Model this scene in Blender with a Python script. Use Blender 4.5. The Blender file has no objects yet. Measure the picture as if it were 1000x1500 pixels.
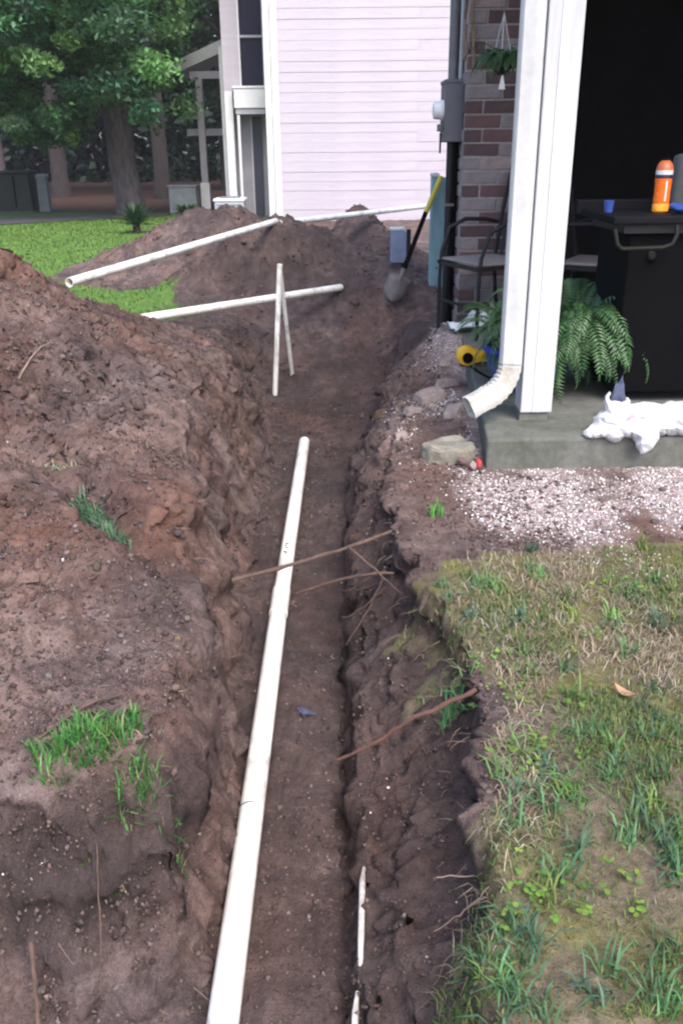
import bpy, bmesh, math, random
import numpy as np
from mathutils import Vector, Matrix

# ------------------------------------------------------------------ camera, sky, sun, exposure
scene = bpy.context.scene
col = scene.collection
R = math.radians
cam_data = bpy.data.cameras.new('camera')
cam_data.sensor_fit = 'VERTICAL'
cam_data.sensor_height = 24.0
cam_data.lens = 24.0 * 1278 / 1500
cam_data.clip_start = 0.05
cam_data.clip_end = 600
cam = bpy.data.objects.new('camera', cam_data)
col.objects.link(cam)
pitch, roll = R(22.7), R(0.6)
fwd = Vector((0, math.cos(pitch), -math.sin(pitch)))
up0 = Vector((0, math.sin(pitch), math.cos(pitch)))
right = Vector((1, 0, 0)) * math.cos(roll) - up0 * math.sin(roll)
up = up0 * math.cos(roll) + Vector((1, 0, 0)) * math.sin(roll)
cm = Matrix((right, up, -fwd)).transposed().to_4x4()
cm.translation = (0, 0, 1.12)
cam.matrix_world = cm
scene.camera = cam

SUN_EL, SUN_AZ = R(52), R(158)          # high, behind the camera and to the right, veiled by cloud
world = bpy.data.worlds.new('World')
scene.world = world
world.use_nodes = True
wn = world.node_tree
bg = wn.nodes['Background']
sky = wn.nodes.new('ShaderNodeTexSky')
sky.sky_type = 'NISHITA'
sky.sun_disc = False
sky.sun_elevation = SUN_EL
sky.sun_rotation = SUN_AZ
sky.air_density = 1.0
sky.dust_density = 3.0
sky.ozone_density = 1.0
wn.links.new(sky.outputs[0], bg.inputs[0])
bg.inputs[1].default_value = 0.15
sun_data = bpy.data.lights.new('sun', 'SUN')
sun_data.energy = 1.5
sun_data.angle = R(40)
sun_data.color = (1.0, 0.95, 0.92)
sun = bpy.data.objects.new('sun', sun_data)
col.objects.link(sun)
sd = Vector((math.sin(SUN_AZ) * math.cos(SUN_EL), math.cos(SUN_AZ) * math.cos(SUN_EL), math.sin(SUN_EL)))
sun.rotation_euler = sd.to_track_quat('Z', 'Y').to_euler()
sun.location = (4, -8, 14)
scene.view_settings.view_transform = 'Standard'
scene.view_settings.look = 'None'
scene.view_settings.gamma = 1.0
scene.view_settings.exposure = 1.5
scene.cycles.use_denoising = True
scene.cycles.max_bounces = 6
scene.render.filter_size = 2.2          # the soft lens of an old phone
scene.cycles.filter_width = 2.2

rng = np.random.default_rng(7)
random.seed(7)
# ------------------------------------------------------------------ terrain functions (metres, world space)
def _hash(ix, iy, s):
    h = (ix.astype(np.int64) * 374761393 + iy.astype(np.int64) * 668265263 + s * 974634777) & 0x7fffffff
    h = ((h ^ (h >> 13)) * 1274126177) & 0x7fffffff
    h = (h ^ (h >> 16)) & 0x7fffffff
    return h / 0x7fffffff

def noise2(x, y, s=0):
    ix = np.floor(x); iy = np.floor(y)
    fx = x - ix; fy = y - iy
    fx = fx * fx * fx * (fx * (fx * 6 - 15) + 10); fy = fy * fy * fy * (fy * (fy * 6 - 15) + 10)
    a = _hash(ix, iy, s); b = _hash(ix + 1, iy, s); c = _hash(ix, iy + 1, s); d = _hash(ix + 1, iy + 1, s)
    return (a + (b - a) * fx + (c - a) * fy + (a - b - c + d) * fx * fy) * 2 - 1

def fbm(x, y, s=0, o=4, g=0.5):
    t = 0; a = 1.0
    for k in range(o):
        ca, sa = math.cos(k * 0.9 + 0.4), math.sin(k * 0.9 + 0.4)
        t = t + a * noise2((x * ca - y * sa) * 2 ** k + 13.7 * k, (x * sa + y * ca) * 2 ** k - 7.1 * k, s + k)
        a *= g
    return t

def billow(x, y, s=0, o=3, g=0.5):
    t = 0; a = 1.0
    for k in range(o):
        ca, sa = math.cos(k * 1.3 + 0.2), math.sin(k * 1.3 + 0.2)
        t = t + a * (1 - 2 * np.abs(noise2((x * ca - y * sa) * 2 ** k + 3.7 * k, (x * sa + y * ca) * 2 ** k + 5.1 * k, s + k)))
        a *= g
    return t

def S(t):
    t = np.clip(t, 0, 1)
    return t * t * (3 - 2 * t)

def gauss(x, y, cx, cy, sx, sy, rot=0.0):
    c, s = math.cos(rot), math.sin(rot)
    dx, dy = x - cx, y - cy
    u = (dx * c + dy * s) / sx; v = (-dx * s + dy * c) / sy
    return np.exp(-(u * u + v * v))

I = np.interp
def rim_right(y):
    w = 0.032 * fbm(y * 3.1, y * 0 + 2.2, 40, 5, 0.7)
    return I(y, [-3, .9, 1.15, 1.43, 1.64, 1.8, 1.98, 2.5, 3.0, 3.55, 4.0, 4.5, 5.0, 5.6, 6.3],
             [.225, .225, .262, .275, .295, .285, .25, .20, .17, .19, .33, .46, .52, .62, .62]) + w * I(y, [3, 5], [1, 2.2])

def foot_left(y):
    return I(y, [-3, .9, 1.13, 2.44, 2.93, 3.6, 4.5, 5.2, 6.2], [-.262, -.262, -.262, -.285, -.36, -.34, -.33, -.42, -.42]) + 0.018 * fbm(y * 4.0, y * 0 + 5.2, 41, 3)

def floor_z(y):
    return I(y, [-3, .9, 2, 3, 4, 4.7, 5.3, 6, 6.6, 7.2], [-.42, -.42, -.425, -.44, -.46, -.45, -.36, -.24, -.12, -.02])

def deep_edge(y):
    return I(y, [-3, 1.1, 2.3, 3.3, 4.0, 4.8, 5.5, 6.3], [.004, .004, .028, .016, .03, .12, .22, .26]) + 0.012 * fbm(y * 5.0, y * 0 + 8.2, 42, 3)

def shelf_z(y):
    return I(y, [-3, 1.0, 1.8, 2.6, 3.2, 4.0, 5.0], [-.34, -.34, -.32, -.28, -.28, -.32, -.32])

def heap_left(x, y):
    a = 0.74 * gauss(x, y, -1.80, 3.55, .92, 1.33)
    b = 0.17 * gauss(x, y, -1.05, 1.80, .50, .36, 0.25)
    c = 0.10 * gauss(x, y, -.62, 2.75, .28, .75)
    d = 0.05 * gauss(x, y, -1.0, 4.95, .45, .35, -0.5)
    crease = -0.07 * gauss(x, y, -.70, 2.28, .55, .07, -0.85)
    return a + b + c + d + crease

def heap_mid(x, y):
    return 0.55 * gauss(x, y, -.55, 7.25, .68, .53) + 0.20 * gauss(x, y, .20, 7.0, .5, .4)

def heap_back(x, y):
    return 0.56 * gauss(x, y, -1.10, 8.75, .78, .58) + 0.15 * gauss(x, y, -2.0, 8.8, .6, .45)

def heap_wall(x, y):
    return 0.52 * gauss(x, y, .20, 9.0, .34, .45) + 0.36 * gauss(x, y, .42, 8.3, .5, .5)

def pit_fade(y):
    return 1 - S((y - 5.7) / 1.25)

def slope_far(y):
    return -0.018 * np.clip(y - 9, 0, 14)

def soil_amount(x, y):
    """1 on bare soil, 0 on turf"""
    n = 0.10 * fbm(x * 3.0, y * 3.0, 60, 4, 0.6)
    rr = rim_right(y)
    right_edge = rr + I(y, [0, 1.9, 2.15, 2.35, 2.62], [-.012, -.012, .0, .12, 3.0])
    s_r = S((right_edge + n * I(y, [1.7, 2.2], [.55, 2.2]) - x) / I(y, [1.8, 2.25], [.05, .22]) + .5)
    right = np.where(x > 0, s_r, 1.0)
    left_lim = I(y, [-3, 4.6, 5.4, 6.2, 7.0, 8.4, 9.6, 10.3], [-9, -3.2, -1.55, -1.25, -1.30, -2.7, -2.4, -.8])
    left = S((x - (left_lim + n * 2.2)) / .22 + .5)
    back = 1 - S((y - (I(x, [-1.5, -.5], [10.2, 18]) + n * 2)) / .8)
    return np.where(x > 0, right, left) * back

def gravel_amount(x, y):
    n = fbm(x * 2.6, y * 2.6, 70, 4, 0.6)
    m = S((y - 2.12) / .50) * S((x - I(y, [2.2, 2.7, 3.1, 3.6, 5.2], [.50, .36, .36, .50, .58])) / .16) * (1 - S((y - 5.6) / .5)) * (1 - S((x - 4) / 1))
    m2 = 0.45 * gauss(x, y, .24, 3.7, .07, .3) + .8 * gauss(x, y, .50, 4.0, .12, .2) + .7 * gauss(x, y, .60, 5.0, .16, .35) + .8 * gauss(x, y, .45, 3.1, .12, .12)
    return np.clip(m * (.78 + .8 * n) + m2 * (.5 + n * .7), 0, 1)

def clay_amount(x, y):
    n = 0.5 + 0.5 * fbm(x * 5, y * 5, 80, 3)
    m = 0.75 * gauss(x, y, -.93, 3.75, .17, .26) + .7 * gauss(x, y, -.48, 2.30, .10, .22) + .7 * gauss(x, y, -.75, 2.02, .16, .08) \
        + .75 * gauss(x, y, .34, 3.05, .12, .4) + .75 * gauss(x, y, -1.5, 3.9, .35, .25) + .5 * gauss(x, y, -.85, 2.1, .3, .12) + .35 * gauss(x, y, -.9, 7.0, .4, .3)
    return np.clip(m * (.45 + .9 * n), 0, 1)

def height(x, y, detail=True):
    x = np.asarray(x, float); y = np.asarray(y, float)
    rr, fl, fz, de, sh = rim_right(y), foot_left(y), floor_z(y), deep_edge(y), shelf_z(y)
    base = slope_far(y)
    soil = soil_amount(x, y)
    hl = heap_left(x, y)
    # left bank, cut away near the camera where the trench opens out
    face = S((y - (1.10 + .07 * fbm(x * 4, x * 0 + 1.5, 43, 3) + .25 * np.clip(-.75 - x, 0, 1))) / .27)
    bank = fz + (base + .045 + hl - fz) * np.where(x < -.2, face, 1)
    wl = I(y, [1.6, 2.6, 3.4, 4.5, 5.5], [.12, .22, .34, .40, .45]) 
    tl = np.clip((fl - x) / wl, 0, 1)
    zl = fz + (bank - fz) * (0.72 * S(tl * 1.25) + 0.28 * S(tl))
    wr = I(y, [2, 3.2, 4.5, 5.6], [.045, .07, .16, .32])
    st = np.clip((x - de) / np.maximum(rr - wr - de, .05), 0, 1)
    shelf = sh + .17 * st ** 1.25 + np.where(y < 4.6, (.030 * fbm(x * 9, y * 5, 171, 3) + .016 * billow(x * 16, y * 11, 175, 2)) * S(st * 3), 0)
    zr = fz + (shelf - fz) * S((x - de) / I(y, [2, 4, 5.5], [.022, .05, .2]))
    zr = zr + (base - zr) * S((x - (rr - wr)) / wr)
    tz = np.where(x < .5 * (fl + de), zl, zr)
    z = base + (tz - base) * (1 + (pit_fade(y) - 1) * S((x - (fl - .9)) / .6)) * (1 - S((y - 5.6) / .8) * S((fl - .3 - x) / .3))
    hm = heap_mid(x, y); hb = heap_back(x, y); hw = heap_wall(x, y)
    z = z + hm + hb + hw + .16 * gauss(x, y, .75, 6.9, .5, .7) + .125 * gauss(x, y, .66, 5.15, .17, .5) + .05 * gauss(x, y, .56, 3.75, .10, .35)
    z = z - .05 * gauss(x, y, .45, 4.75, .14, .2)
    z = z - np.where(y < 4.2, .045 * np.exp(-((x - de + .004) / .012) ** 2) * np.clip(.35 + fbm(y * 2.2, y * 0 + .3, 77, 3), 0, 1), 0)
    if detail:
        heapness = np.clip((hl + hm + hb + hw) * 3.2, 0, 1) * S((fl - x) / .1 + np.clip((y - 5.5), 0, 1) * 5)
        rough = soil * (.22 + .78 * heapness)
        floor_flat = np.where((x > fl) & (x < rr), I(y, [4.2, 4.8, 5.8, 6.5], [.4, 1.9, 1.6, 1.0]), 1.0)
        rough = rough * floor_flat * np.where((x > rr + .03) & (y < 6), .4, 1)
        wx = x + .05 * fbm(x * 4, y * 4, 51, 2); wy = y + .05 * fbm(x * 4, y * 4, 55, 2)
        n = .055 * fbm(x * 2.3, y * 2.3, 1, 2) + .024 * billow(wx * 5.5, wy * 5.5, 5, 2) + .015 * billow(wx * 12, wy * 12, 9, 2, .6) + .012 * fbm(x * 28, y * 28, 14, 3, .7) + np.where(y < 4, .005 * billow(x * 62, y * 62, 18, 1), 0)
        n = n - .035 * np.clip(fbm(wx * 7, wy * 7, 57, 2) - .45, 0, 1) * 2
        z = z + n * rough
        turf = (1 - soil)
        z = z + turf * (.012 * fbm(x * 4, y * 4, 20, 3) + .004 * fbm(x * 25, y * 25, 24, 2)) * np.where(y < 12, 1, 0)
        # drag marks of the shovel along the trench sides
        z = z + np.where((x > fl) & (x < rr) & (y < 5), .006 * fbm(x * 45, y * 7, 30, 3), 0)
    return z
# ------------------------------------------------------------------ materials
def links(nt, a, b): nt.links.new(a, b)

def new_mat(name):
    m = bpy.data.materials.new(name); m.use_nodes = True
    nt = m.node_tree
    return m, nt, nt.nodes['Principled BSDF'], nt.nodes['Material Output']

def ramp(nt, fac, stops):
    r = nt.nodes.new('ShaderNodeValToRGB')
    e = r.color_ramp.elements
    while len(e) < len(stops): e.new(0.5)
    for k, (p, c) in enumerate(stops):
        e[k].position = p; e[k].color = (c[0], c[1], c[2], 1)
    nt.links.new(fac, r.inputs[0])
    return r.outputs[0]

def noise_node(nt, vec, scale, detail=5, rough=.6, dist=0):
    n = nt.nodes.new('ShaderNodeTexNoise')
    n.inputs['Scale'].default_value = scale; n.inputs['Detail'].default_value = detail
    n.inputs['Roughness'].default_value = rough; n.inputs['Distortion'].default_value = dist
    if vec is not None: nt.links.new(vec, n.inputs['Vector'])
    return n.outputs['Fac']

def mix(nt, fac, a, b, mode='MIX'):
    m = nt.nodes.new('ShaderNodeMix'); m.data_type = 'RGBA'; m.blend_type = mode
    for sock, v in ((m.inputs[0], fac), (m.inputs[6], a), (m.inputs[7], b)):
        if hasattr(v, 'is_output'): nt.links.new(v, sock)
        elif isinstance(v, (int, float)): sock.default_value = v
        else: sock.default_value = (v[0], v[1], v[2], 1)
    return m.outputs[2]

def math_node(nt, op, a, b=0.0, clamp=False):
    m = nt.nodes.new('ShaderNodeMath'); m.operation = op; m.use_clamp = clamp
    for sock, v in ((m.inputs[0], a), (m.inputs[1], b)):
        if hasattr(v, 'is_output'): nt.links.new(v, sock)
        else: sock.default_value = v
    return m.outputs[0]

def bump(nt, h, strength, dist, normal=None):
    b = nt.nodes.new('ShaderNodeBump')
    b.inputs['Strength'].default_value = strength; b.inputs['Distance'].default_value = dist
    nt.links.new(h, b.inputs['Height'])
    if normal is not None: nt.links.new(normal, b.inputs['Normal'])
    return b.outputs[0]

def simple(name, c1, c2=None, scale=12, rough=.6, metal=0, bstr=.25, bdist=.002, bscale=None, streak=None, coords='Object', spec=None, fine=.25):
    """colour grain + stains + fine relief"""
    m, nt, p, out = new_mat(name)
    tc = nt.nodes.new('ShaderNodeTexCoord')
    vec = tc.outputs[coords]
    if streak:
        mp = nt.nodes.new('ShaderNodeMapping'); mp.inputs['Scale'].default_value = streak
        nt.links.new(vec, mp.inputs['Vector']); vec = mp.outputs[0]
    c2 = c2 or tuple(v * .7 for v in c1)
    f = noise_node(nt, vec, scale, 6, .65, .3)
    c = ramp(nt, f, [(.32, c2), (.62, c1)])
    f2 = noise_node(nt, vec, scale * 9, 3, .6)
    dark = ramp(nt, f2, [(.3, (1 - fine,) * 3), (.7, (1, 1, 1))])
    c = mix(nt, 1.0, c, dark, 'MULTIPLY')
    nt.links.new(c, p.inputs['Base Color'])
    p.inputs['Metallic'].default_value = metal
    rr = math_node(nt, 'MULTIPLY_ADD', f2, .25); nt.nodes[-1].inputs[2].default_value = rough - .12
    nt.links.new(rr, p.inputs['Roughness'])
    if spec is not None: p.inputs['Specular IOR Level'].default_value = spec
    nt.links.new(bump(nt, noise_node(nt, vec, bscale or scale * 6, 4, .6), bstr, bdist), p.inputs['Normal'])
    return m

def attr_mat(name, rough=.7, translucent=.0, jitter=.35, jscale=60, spec=.3):
    """colour from the mesh's own colour attribute, with grain"""
    m, nt, p, out = new_mat(name)
    a = nt.nodes.new('ShaderNodeAttribute'); a.attribute_name = 'tint'
    tc = nt.nodes.new('ShaderNodeTexCoord')
    f = noise_node(nt, tc.outputs['Object'], jscale, 3, .6)
    d = ramp(nt, f, [(.25, (1 - jitter,) * 3), (.75, (1 + jitter * .3,) * 3)])
    c = mix(nt, 1.0, a.outputs['Color'], d, 'MULTIPLY')
    nt.links.new(c, p.inputs['Base Color'])
    p.inputs['Roughness'].default_value = rough
    p.inputs['Specular IOR Level'].default_value = spec
    if translucent > 0:
        t = nt.nodes.new('ShaderNodeBsdfTranslucent')
        nt.links.new(mix(nt, 1.0, c, (1.0, 1.1, .55), 'MULTIPLY'), t.inputs['Color'])
        ms = nt.nodes.new('ShaderNodeMixShader'); ms.inputs[0].default_value = translucent
        nt.links.new(p.outputs[0], ms.inputs[1]); nt.links.new(t.outputs[0], ms.inputs[2])
        nt.links.new(ms.outputs[0], out.inputs['Surface'])
    return m

def ground_material():
    m, nt, p, out = new_mat('ground')
    geo = nt.nodes.new('ShaderNodeNewGeometry'); pos = geo.outputs['Position']
    a = nt.nodes.new('ShaderNodeAttribute'); a.attribute_name = 'zone'
    b = nt.nodes.new('ShaderNodeAttribute'); b.attribute_name = 'zone2'
    sa = nt.nodes.new('ShaderNodeSeparateColor'); nt.links.new(a.outputs['Color'], sa.inputs[0])
    sb = nt.nodes.new('ShaderNodeSeparateColor'); nt.links.new(b.outputs['Color'], sb.inputs[0])
    soilm, gravm, claym = sa.outputs[0], sa.outputs[1], sa.outputs[2]
    strawm, damp_shade_m, mossm = sb.outputs[0], sb.outputs[1], sb.outputs[2]
    big = noise_node(nt, pos, 2.2, 6, .62, .4)
    mid = noise_node(nt, pos, 11, 6, .68, .5)
    fine = noise_node(nt, pos, 55, 5, .7)
    grit = noise_node(nt, pos, 240, 3, .7)
    soil = ramp(nt, mid, [(.30, (.055, .0405, .039)), (.5, (.115, .0845, .079)), (.72, (.205, .160, .149))])
    soil = mix(nt, 1.0, soil, ramp(nt, big, [(.34, (.60, .58, .62)), (.64, (1.45, 1.34, 1.27))]), 'MULTIPLY')
    warm = noise_node(nt, pos, 1.3, 4, .6, .6)
    soil = mix(nt, 1.0, soil, ramp(nt, warm, [(.36, (.94, 1.0, 1.06)), (.5, (1, 1, 1)), (.66, (1.14, .98, .90))]), 'MULTIPLY')
    soil = mix(nt, ramp(nt, fine, [(.52, (0, 0, 0)), (.75, (.55, .55, .55))]), soil, (.20, .150, .135))
    clay = ramp(nt, mid, [(.3, (.11, .050, .034)), (.7, (.22, .112, .078))])
    cm_ = math_node(nt, 'MULTIPLY', claym, ramp(nt, fine, [(.25, (.2, .2, .2)), (.6, (1, 1, 1))]))
    soil = mix(nt, cm_, soil, clay)
    damp_shade = math_node(nt, 'MULTIPLY', damp_shade_m, .60)
    soil = mix(nt, damp_shade, soil, (.046, .034, .033))  # one dark tone for damp soil, topsoil and painted trench shade
    soil = mix(nt, 1.0, soil, ramp(nt, grit, [(.3, (.72, .72, .72)), (.7, (1.2, 1.2, 1.2))]), 'MULTIPLY')
    soil = mix(nt, math_node(nt, 'MULTIPLY', gravm, 1.3, True), soil, ramp(nt, fine, [(.3, (.15, .108, .098)), (.7, (.29, .225, .21))]))
    # pale grit washed into the dirt in front of the slab
    vor = nt.nodes.new('ShaderNodeTexVoronoi'); vor.inputs['Scale'].default_value = 85
    nt.links.new(pos, vor.inputs['Vector'])
    gcol = ramp(nt, vor.outputs['Color'], [(.0, (.13, .09, .085)), (.35, (.24, .18, .17)), (.7, (.42, .35, .345)), (1, (.62, .56, .56))])
    gfac = math_node(nt, 'ADD', math_node(nt, 'MULTIPLY', gravm, 1.1), math_node(nt, 'MULTIPLY', math_node(nt, 'SUBTRACT', fine, .58), 2.2))
    gfac = math_node(nt, 'MULTIPLY', gfac, math_node(nt, 'GREATER_THAN', gravm, .02), True)
    soil = mix(nt, gfac, soil, gcol)
    turf = ramp(nt, fine, [(.3, (.095, .070, .058)), (.55, (.165, .130, .100)), (.75, (.26, .215, .170))])
    moss = ramp(nt, fine, [(.3, (.105, .105, .032)), (.7, (.210, .195, .065))])
    mossf = math_node(nt, 'MULTIPLY', mossm, ramp(nt, mid, [(.36, (0, 0, 0)), (.56, (1, 1, 1))]))
    turf = mix(nt, mossf, turf, moss)
    lawn = ramp(nt, mid, [(.3, (.070, .150, .030)), (.7, (.130, .225, .050))])
    far = nt.nodes.new('ShaderNodeSeparateXYZ'); nt.links.new(pos, far.inputs[0])
    isfar = math_node(nt, 'MULTIPLY', math_node(nt, 'SUBTRACT', far.outputs['Y'], 4.5), .6, True)
    turf = mix(nt, isfar, turf, lawn)
    straw = ramp(nt, mid, [(.3, (.035, .020, .017)), (.7, (.085, .045, .034))])
    turf = mix(nt, strawm, turf, straw)
    sf = math_node(nt, 'ADD', soilm, math_node(nt, 'MULTIPLY', math_node(nt, 'SUBTRACT', fine, .5), .9), True)
    sf = ramp(nt, sf, [(.35, (0, 0, 0)), (.65, (1, 1, 1))])
    c = mix(nt, sf, turf, soil)
    nt.links.new(c, p.inputs['Base Color'])
    p.inputs['Roughness'].default_value = .93
    p.inputs['Specular IOR Level'].default_value = .18
    crumb = nt.nodes.new('ShaderNodeTexVoronoi'); crumb.inputs['Scale'].default_value = 38; crumb.inputs['Randomness'].default_value = 1.0
    wv = nt.nodes.new('ShaderNodeVectorMath'); wv.operation = 'ADD'; wn_ = nt.nodes.new('ShaderNodeTexNoise'); wn_.inputs['Scale'].default_value = 9; wn_.inputs['Detail'].default_value = 3
    sc_ = nt.nodes.new('ShaderNodeVectorMath'); sc_.operation = 'SCALE'; sc_.inputs['Scale'].default_value = .16
    nt.links.new(pos, wn_.inputs['Vector']); nt.links.new(wn_.outputs['Color'], sc_.inputs[0]); nt.links.new(pos, wv.inputs[0]); nt.links.new(sc_.outputs[0], wv.inputs[1]); nt.links.new(wv.outputs[0], crumb.inputs['Vector'])
    cr = math_node(nt, 'MULTIPLY', math_node(nt, 'SUBTRACT', 1.0, crumb.outputs['Distance']), math_node(nt, 'MULTIPLY', soilm, ramp(nt, big, [(.42, (0, 0, 0)), (.6, (1, 1, 1))])))
    n1 = bump(nt, mid, .45, .03)
    n1 = bump(nt, cr, .5, .012, n1)
    n2 = bump(nt, fine, .95, .014, n1)
    n3 = bump(nt, grit, .9, .005, n2)
    nt.links.new(n3, p.inputs['Normal'])
    return m

MAT = {}
MAT['ground'] = ground_material()

# ------------------------------------------------------------------ object helpers
def tag(o, label=None, cat=None, group=None, kind=None):
    if label: o['label'] = label
    if cat: o['category'] = cat
    if group: o['group'] = group
    if kind: o['kind'] = kind
    return o

def empty(name, loc=(0, 0, 0), rz=0.0, parent=None):
    o = bpy.data.objects.new(name, None); col.objects.link(o)
    o.location = loc; o.rotation_euler = (0, 0, rz); o.empty_display_size = .05
    if parent: o.parent = parent
    return o

def link_mesh(name, me, mat=None, parent=None, loc=(0, 0, 0), rot=(0, 0, 0), smooth=False):
    o = bpy.data.objects.new(name, me); col.objects.link(o)
    o.location = loc; o.rotation_euler = rot
    if mat is not None and len(me.materials) == 0: me.materials.append(mat)
    if parent: o.parent = parent
    if smooth: me.polygons.foreach_set('use_smooth', np.ones(len(me.polygons), bool))
    return o

def np_mesh(name, verts, faces, tint=None):
    """verts (n,3), faces (m,k) one polygon size, or a list of such arrays"""
    fl = faces if isinstance(faces, list) else [faces]
    me = bpy.data.meshes.new(name)
    nl = sum(f.size for f in fl); nf = sum(len(f) for f in fl)
    me.vertices.add(len(verts)); me.vertices.foreach_set('co', np.ascontiguousarray(verts, np.float32).ravel())
    me.loops.add(nl); me.polygons.add(nf)
    me.loops.foreach_set('vertex_index', np.concatenate([f.ravel() for f in fl]).astype(np.int32))
    sizes = np.concatenate([np.full(len(f), f.shape[1]) for f in fl]); starts = np.concatenate([[0], np.cumsum(sizes)[:-1]])
    me.polygons.foreach_set('loop_start', starts.astype(np.int32))
    me.update(calc_edges=True)
    if tint is not None:
        a = me.attributes.new('tint', 'FLOAT_COLOR', 'POINT')
        t = np.ones((len(verts), 4), np.float32); t[:, :3] = tint
        a.data.foreach_set('color', t.ravel())
    me.validate()
    return me

# ------------------------------------------------------------------ the ground: lawn, trench and dirt heaps cut from one height field
def axis(parts):
    out = [parts[0][0]]
    for a, b, s0, s1 in parts:
        v = a
        while v < b - 1e-6:
            t = (v - a) / (b - a); st = s0 + (s1 - s0) * t
            v = min(b, v + st)
            out.append(v)
    return np.array(out)

def build_ground():
    right_x = axis([(0, .45, .0075, .0075), (.45, 2.2, .012, .03), (2.2, 12, .05, 1.2), (12, 140, 2, 25)])
    left_x = axis([(0, .62, .0075, .0075), (.62, 1.7, .009, .011), (1.7, 2.4, .012, .022), (2.4, 12, .04, .9), (12, 140, 2, 25)])
    xs = np.concatenate([-left_x[::-1][:-1], right_x])
    ys = np.concatenate([-axis([(0, 60, .3, 12)])[::-1][:-1], axis([(0, .85, .12, .03), (.85, 3.2, .0085, .011), (3.2, 9.6, .012, .035), (9.6, 30, .06, .8), (30, 220, 1, 25)])])
    X, Y = np.meshgrid(xs, ys)
    x, y = X.ravel(), Y.ravel()
    z = height(x, y)
    nx, ny = len(xs), len(ys)
    Zg = z.reshape(ny, nx)
    # crumbled sides: push steep faces sideways with noise of their own
    gx = np.gradient(Zg, xs, axis=1); gy = np.gradient(Zg, ys, axis=0)
    steep = (S((np.hypot(gx, gy) - .5) / 1.2)).ravel() * S((6.6 - y) / .6) * (soil_amount(x, y) > .3)
    sgn = np.sign(gx.ravel())
    dn = .030 * fbm(y * 7, z * 9, 90, 4, .6) + .014 * billow(y * 22, z * 26, 95, 2)
    x2 = x + steep * dn * np.where(np.abs(gx.ravel()) > np.abs(gy.ravel()) * .6, 1, .2)
    y2 = y + steep * np.where(np.abs(gy.ravel()) > np.abs(gx.ravel()) * .6, 1, .15) * (.03 * fbm(x * 7, z * 9, 97, 4, .6) + .016 * billow(x * 20, z * 24, 99, 2))
    # the right side is undercut below the turf
    rr = rim_right(y)
    uc = S((x - (rr - .14)) / .09) * (x < rr + .002) * S((-.03 - z) / .10) * (y < 3.4) * S((3.4 - y) / .5)
    x2 = x2 + uc * (.050 + .04 * fbm(y * 6, y * 0 + 4, 101, 3))
    z = z + steep * .010 * fbm(x * 60 + z * 20, y * 40, 93, 2)
    V = np.stack([x2, y2, z], 1)
    idx = np.arange(nx * ny).reshape(ny, nx)
    Q = np.stack([idx[:-1, :-1], idx[:-1, 1:], idx[1:, 1:], idx[1:, :-1]], -1).reshape(-1, 4)
    # vertex normals of the whole sheet so that the cuts do not show
    fn = np.cross(V[Q[:, 2]] - V[Q[:, 0]], V[Q[:, 3]] - V[Q[:, 1]])
    N = np.zeros_like(V)
    for k in range(4): np.add.at(N, Q[:, k], fn)
    N /= np.linalg.norm(N, axis=1, keepdims=True) + 1e-12
    zone = np.ones((len(V), 4), np.float32); zone2 = np.ones((len(V), 4), np.float32)
    zone[:, 0] = soil_amount(x, y); zone[:, 1] = gravel_amount(x, y); zone[:, 2] = clay_amount(x, y)
    zone2[:, 0] = S((y - 19.5 - 1.2 * fbm(x * .4, y * .4, 66, 3)) / 2.5)
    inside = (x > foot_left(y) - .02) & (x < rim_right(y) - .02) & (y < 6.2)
    zone2[:, 1] = np.where(inside, np.clip((-.05 - z) / .25, 0, 1), 0) * (.75 + .25 * fbm(x * 6, y * 3, 67, 2))  # trench shade put into the soil colour, darker with depth
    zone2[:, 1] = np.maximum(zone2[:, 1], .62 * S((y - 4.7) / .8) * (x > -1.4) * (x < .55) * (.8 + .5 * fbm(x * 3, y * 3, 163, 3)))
    topsoil_shade = np.where((x < -.28) & (y < 1.5), S((.02 - z) / .06) * S((z + .27 + .06 * fbm(x * 6, y * 6, 161, 2)) / .08), 0)
    topsoil_shade = np.maximum(topsoil_shade, .55 * np.where((x > rr - .13) & (x < rr + .01) & (y < 3.2), S((-.004 - z) / .03) * S((z + .27) / .10), 0))  # right wall: topsoil tone that also paints the shadow below the turf
    zone2[:, 1] = np.clip(np.maximum(zone2[:, 1], topsoil_shade * 1.15), 0, 1.2)
    zone2[:, 2] = np.clip(.55 + .7 * fbm(x * 2.2, y * 2.2, 68, 3), 0, 1)
    fc = V[Q].mean(1)
    cx, cy = fc[:, 0], fc[:, 1]
    so = soil_amount(cx, cy) > .5
    kind = np.zeros(len(Q), int)
    kind[so & (cy > 2.35) & (cx > 0)] = 5
    kind[(cx > foot_left(cy) - .10) & (cx < rim_right(cy)) & (cy < 6.5)] = 1
    kind[so & (cx <= foot_left(cy) - .10) & (cy < 5.55)] = 2
    hm, hb, hw = heap_mid(cx, cy), heap_back(cx, cy), heap_wall(cx, cy)
    big = np.maximum(np.maximum(hm, hb), hw) > .06
    which = np.argmax(np.stack([hm, hb, hw]), 0)
    sel = so & big & (kind != 1) & (kind != 2)
    kind[sel] = np.array([3, 4, 6])[which[sel]]
    kind[so & (kind == 0)] = 5
    specs = {0: ('lawn', None, None), 1: ('trench', None, None), 5: ('bare_dirt', None, None),
             2: ('dirt_heap', 'long brown dirt heap piled along the left side of the trench', 'dirt heap'),
             3: ('dirt_heap', 'middle dirt heap just behind the two leaning white pipes', 'dirt heap'),
             4: ('dirt_heap', 'dirt heap farthest left at the corner of the siding building', 'dirt heap'),
             6: ('dirt_heap', 'dark dirt heap against the lavender siding wall', 'dirt heap')}
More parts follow.
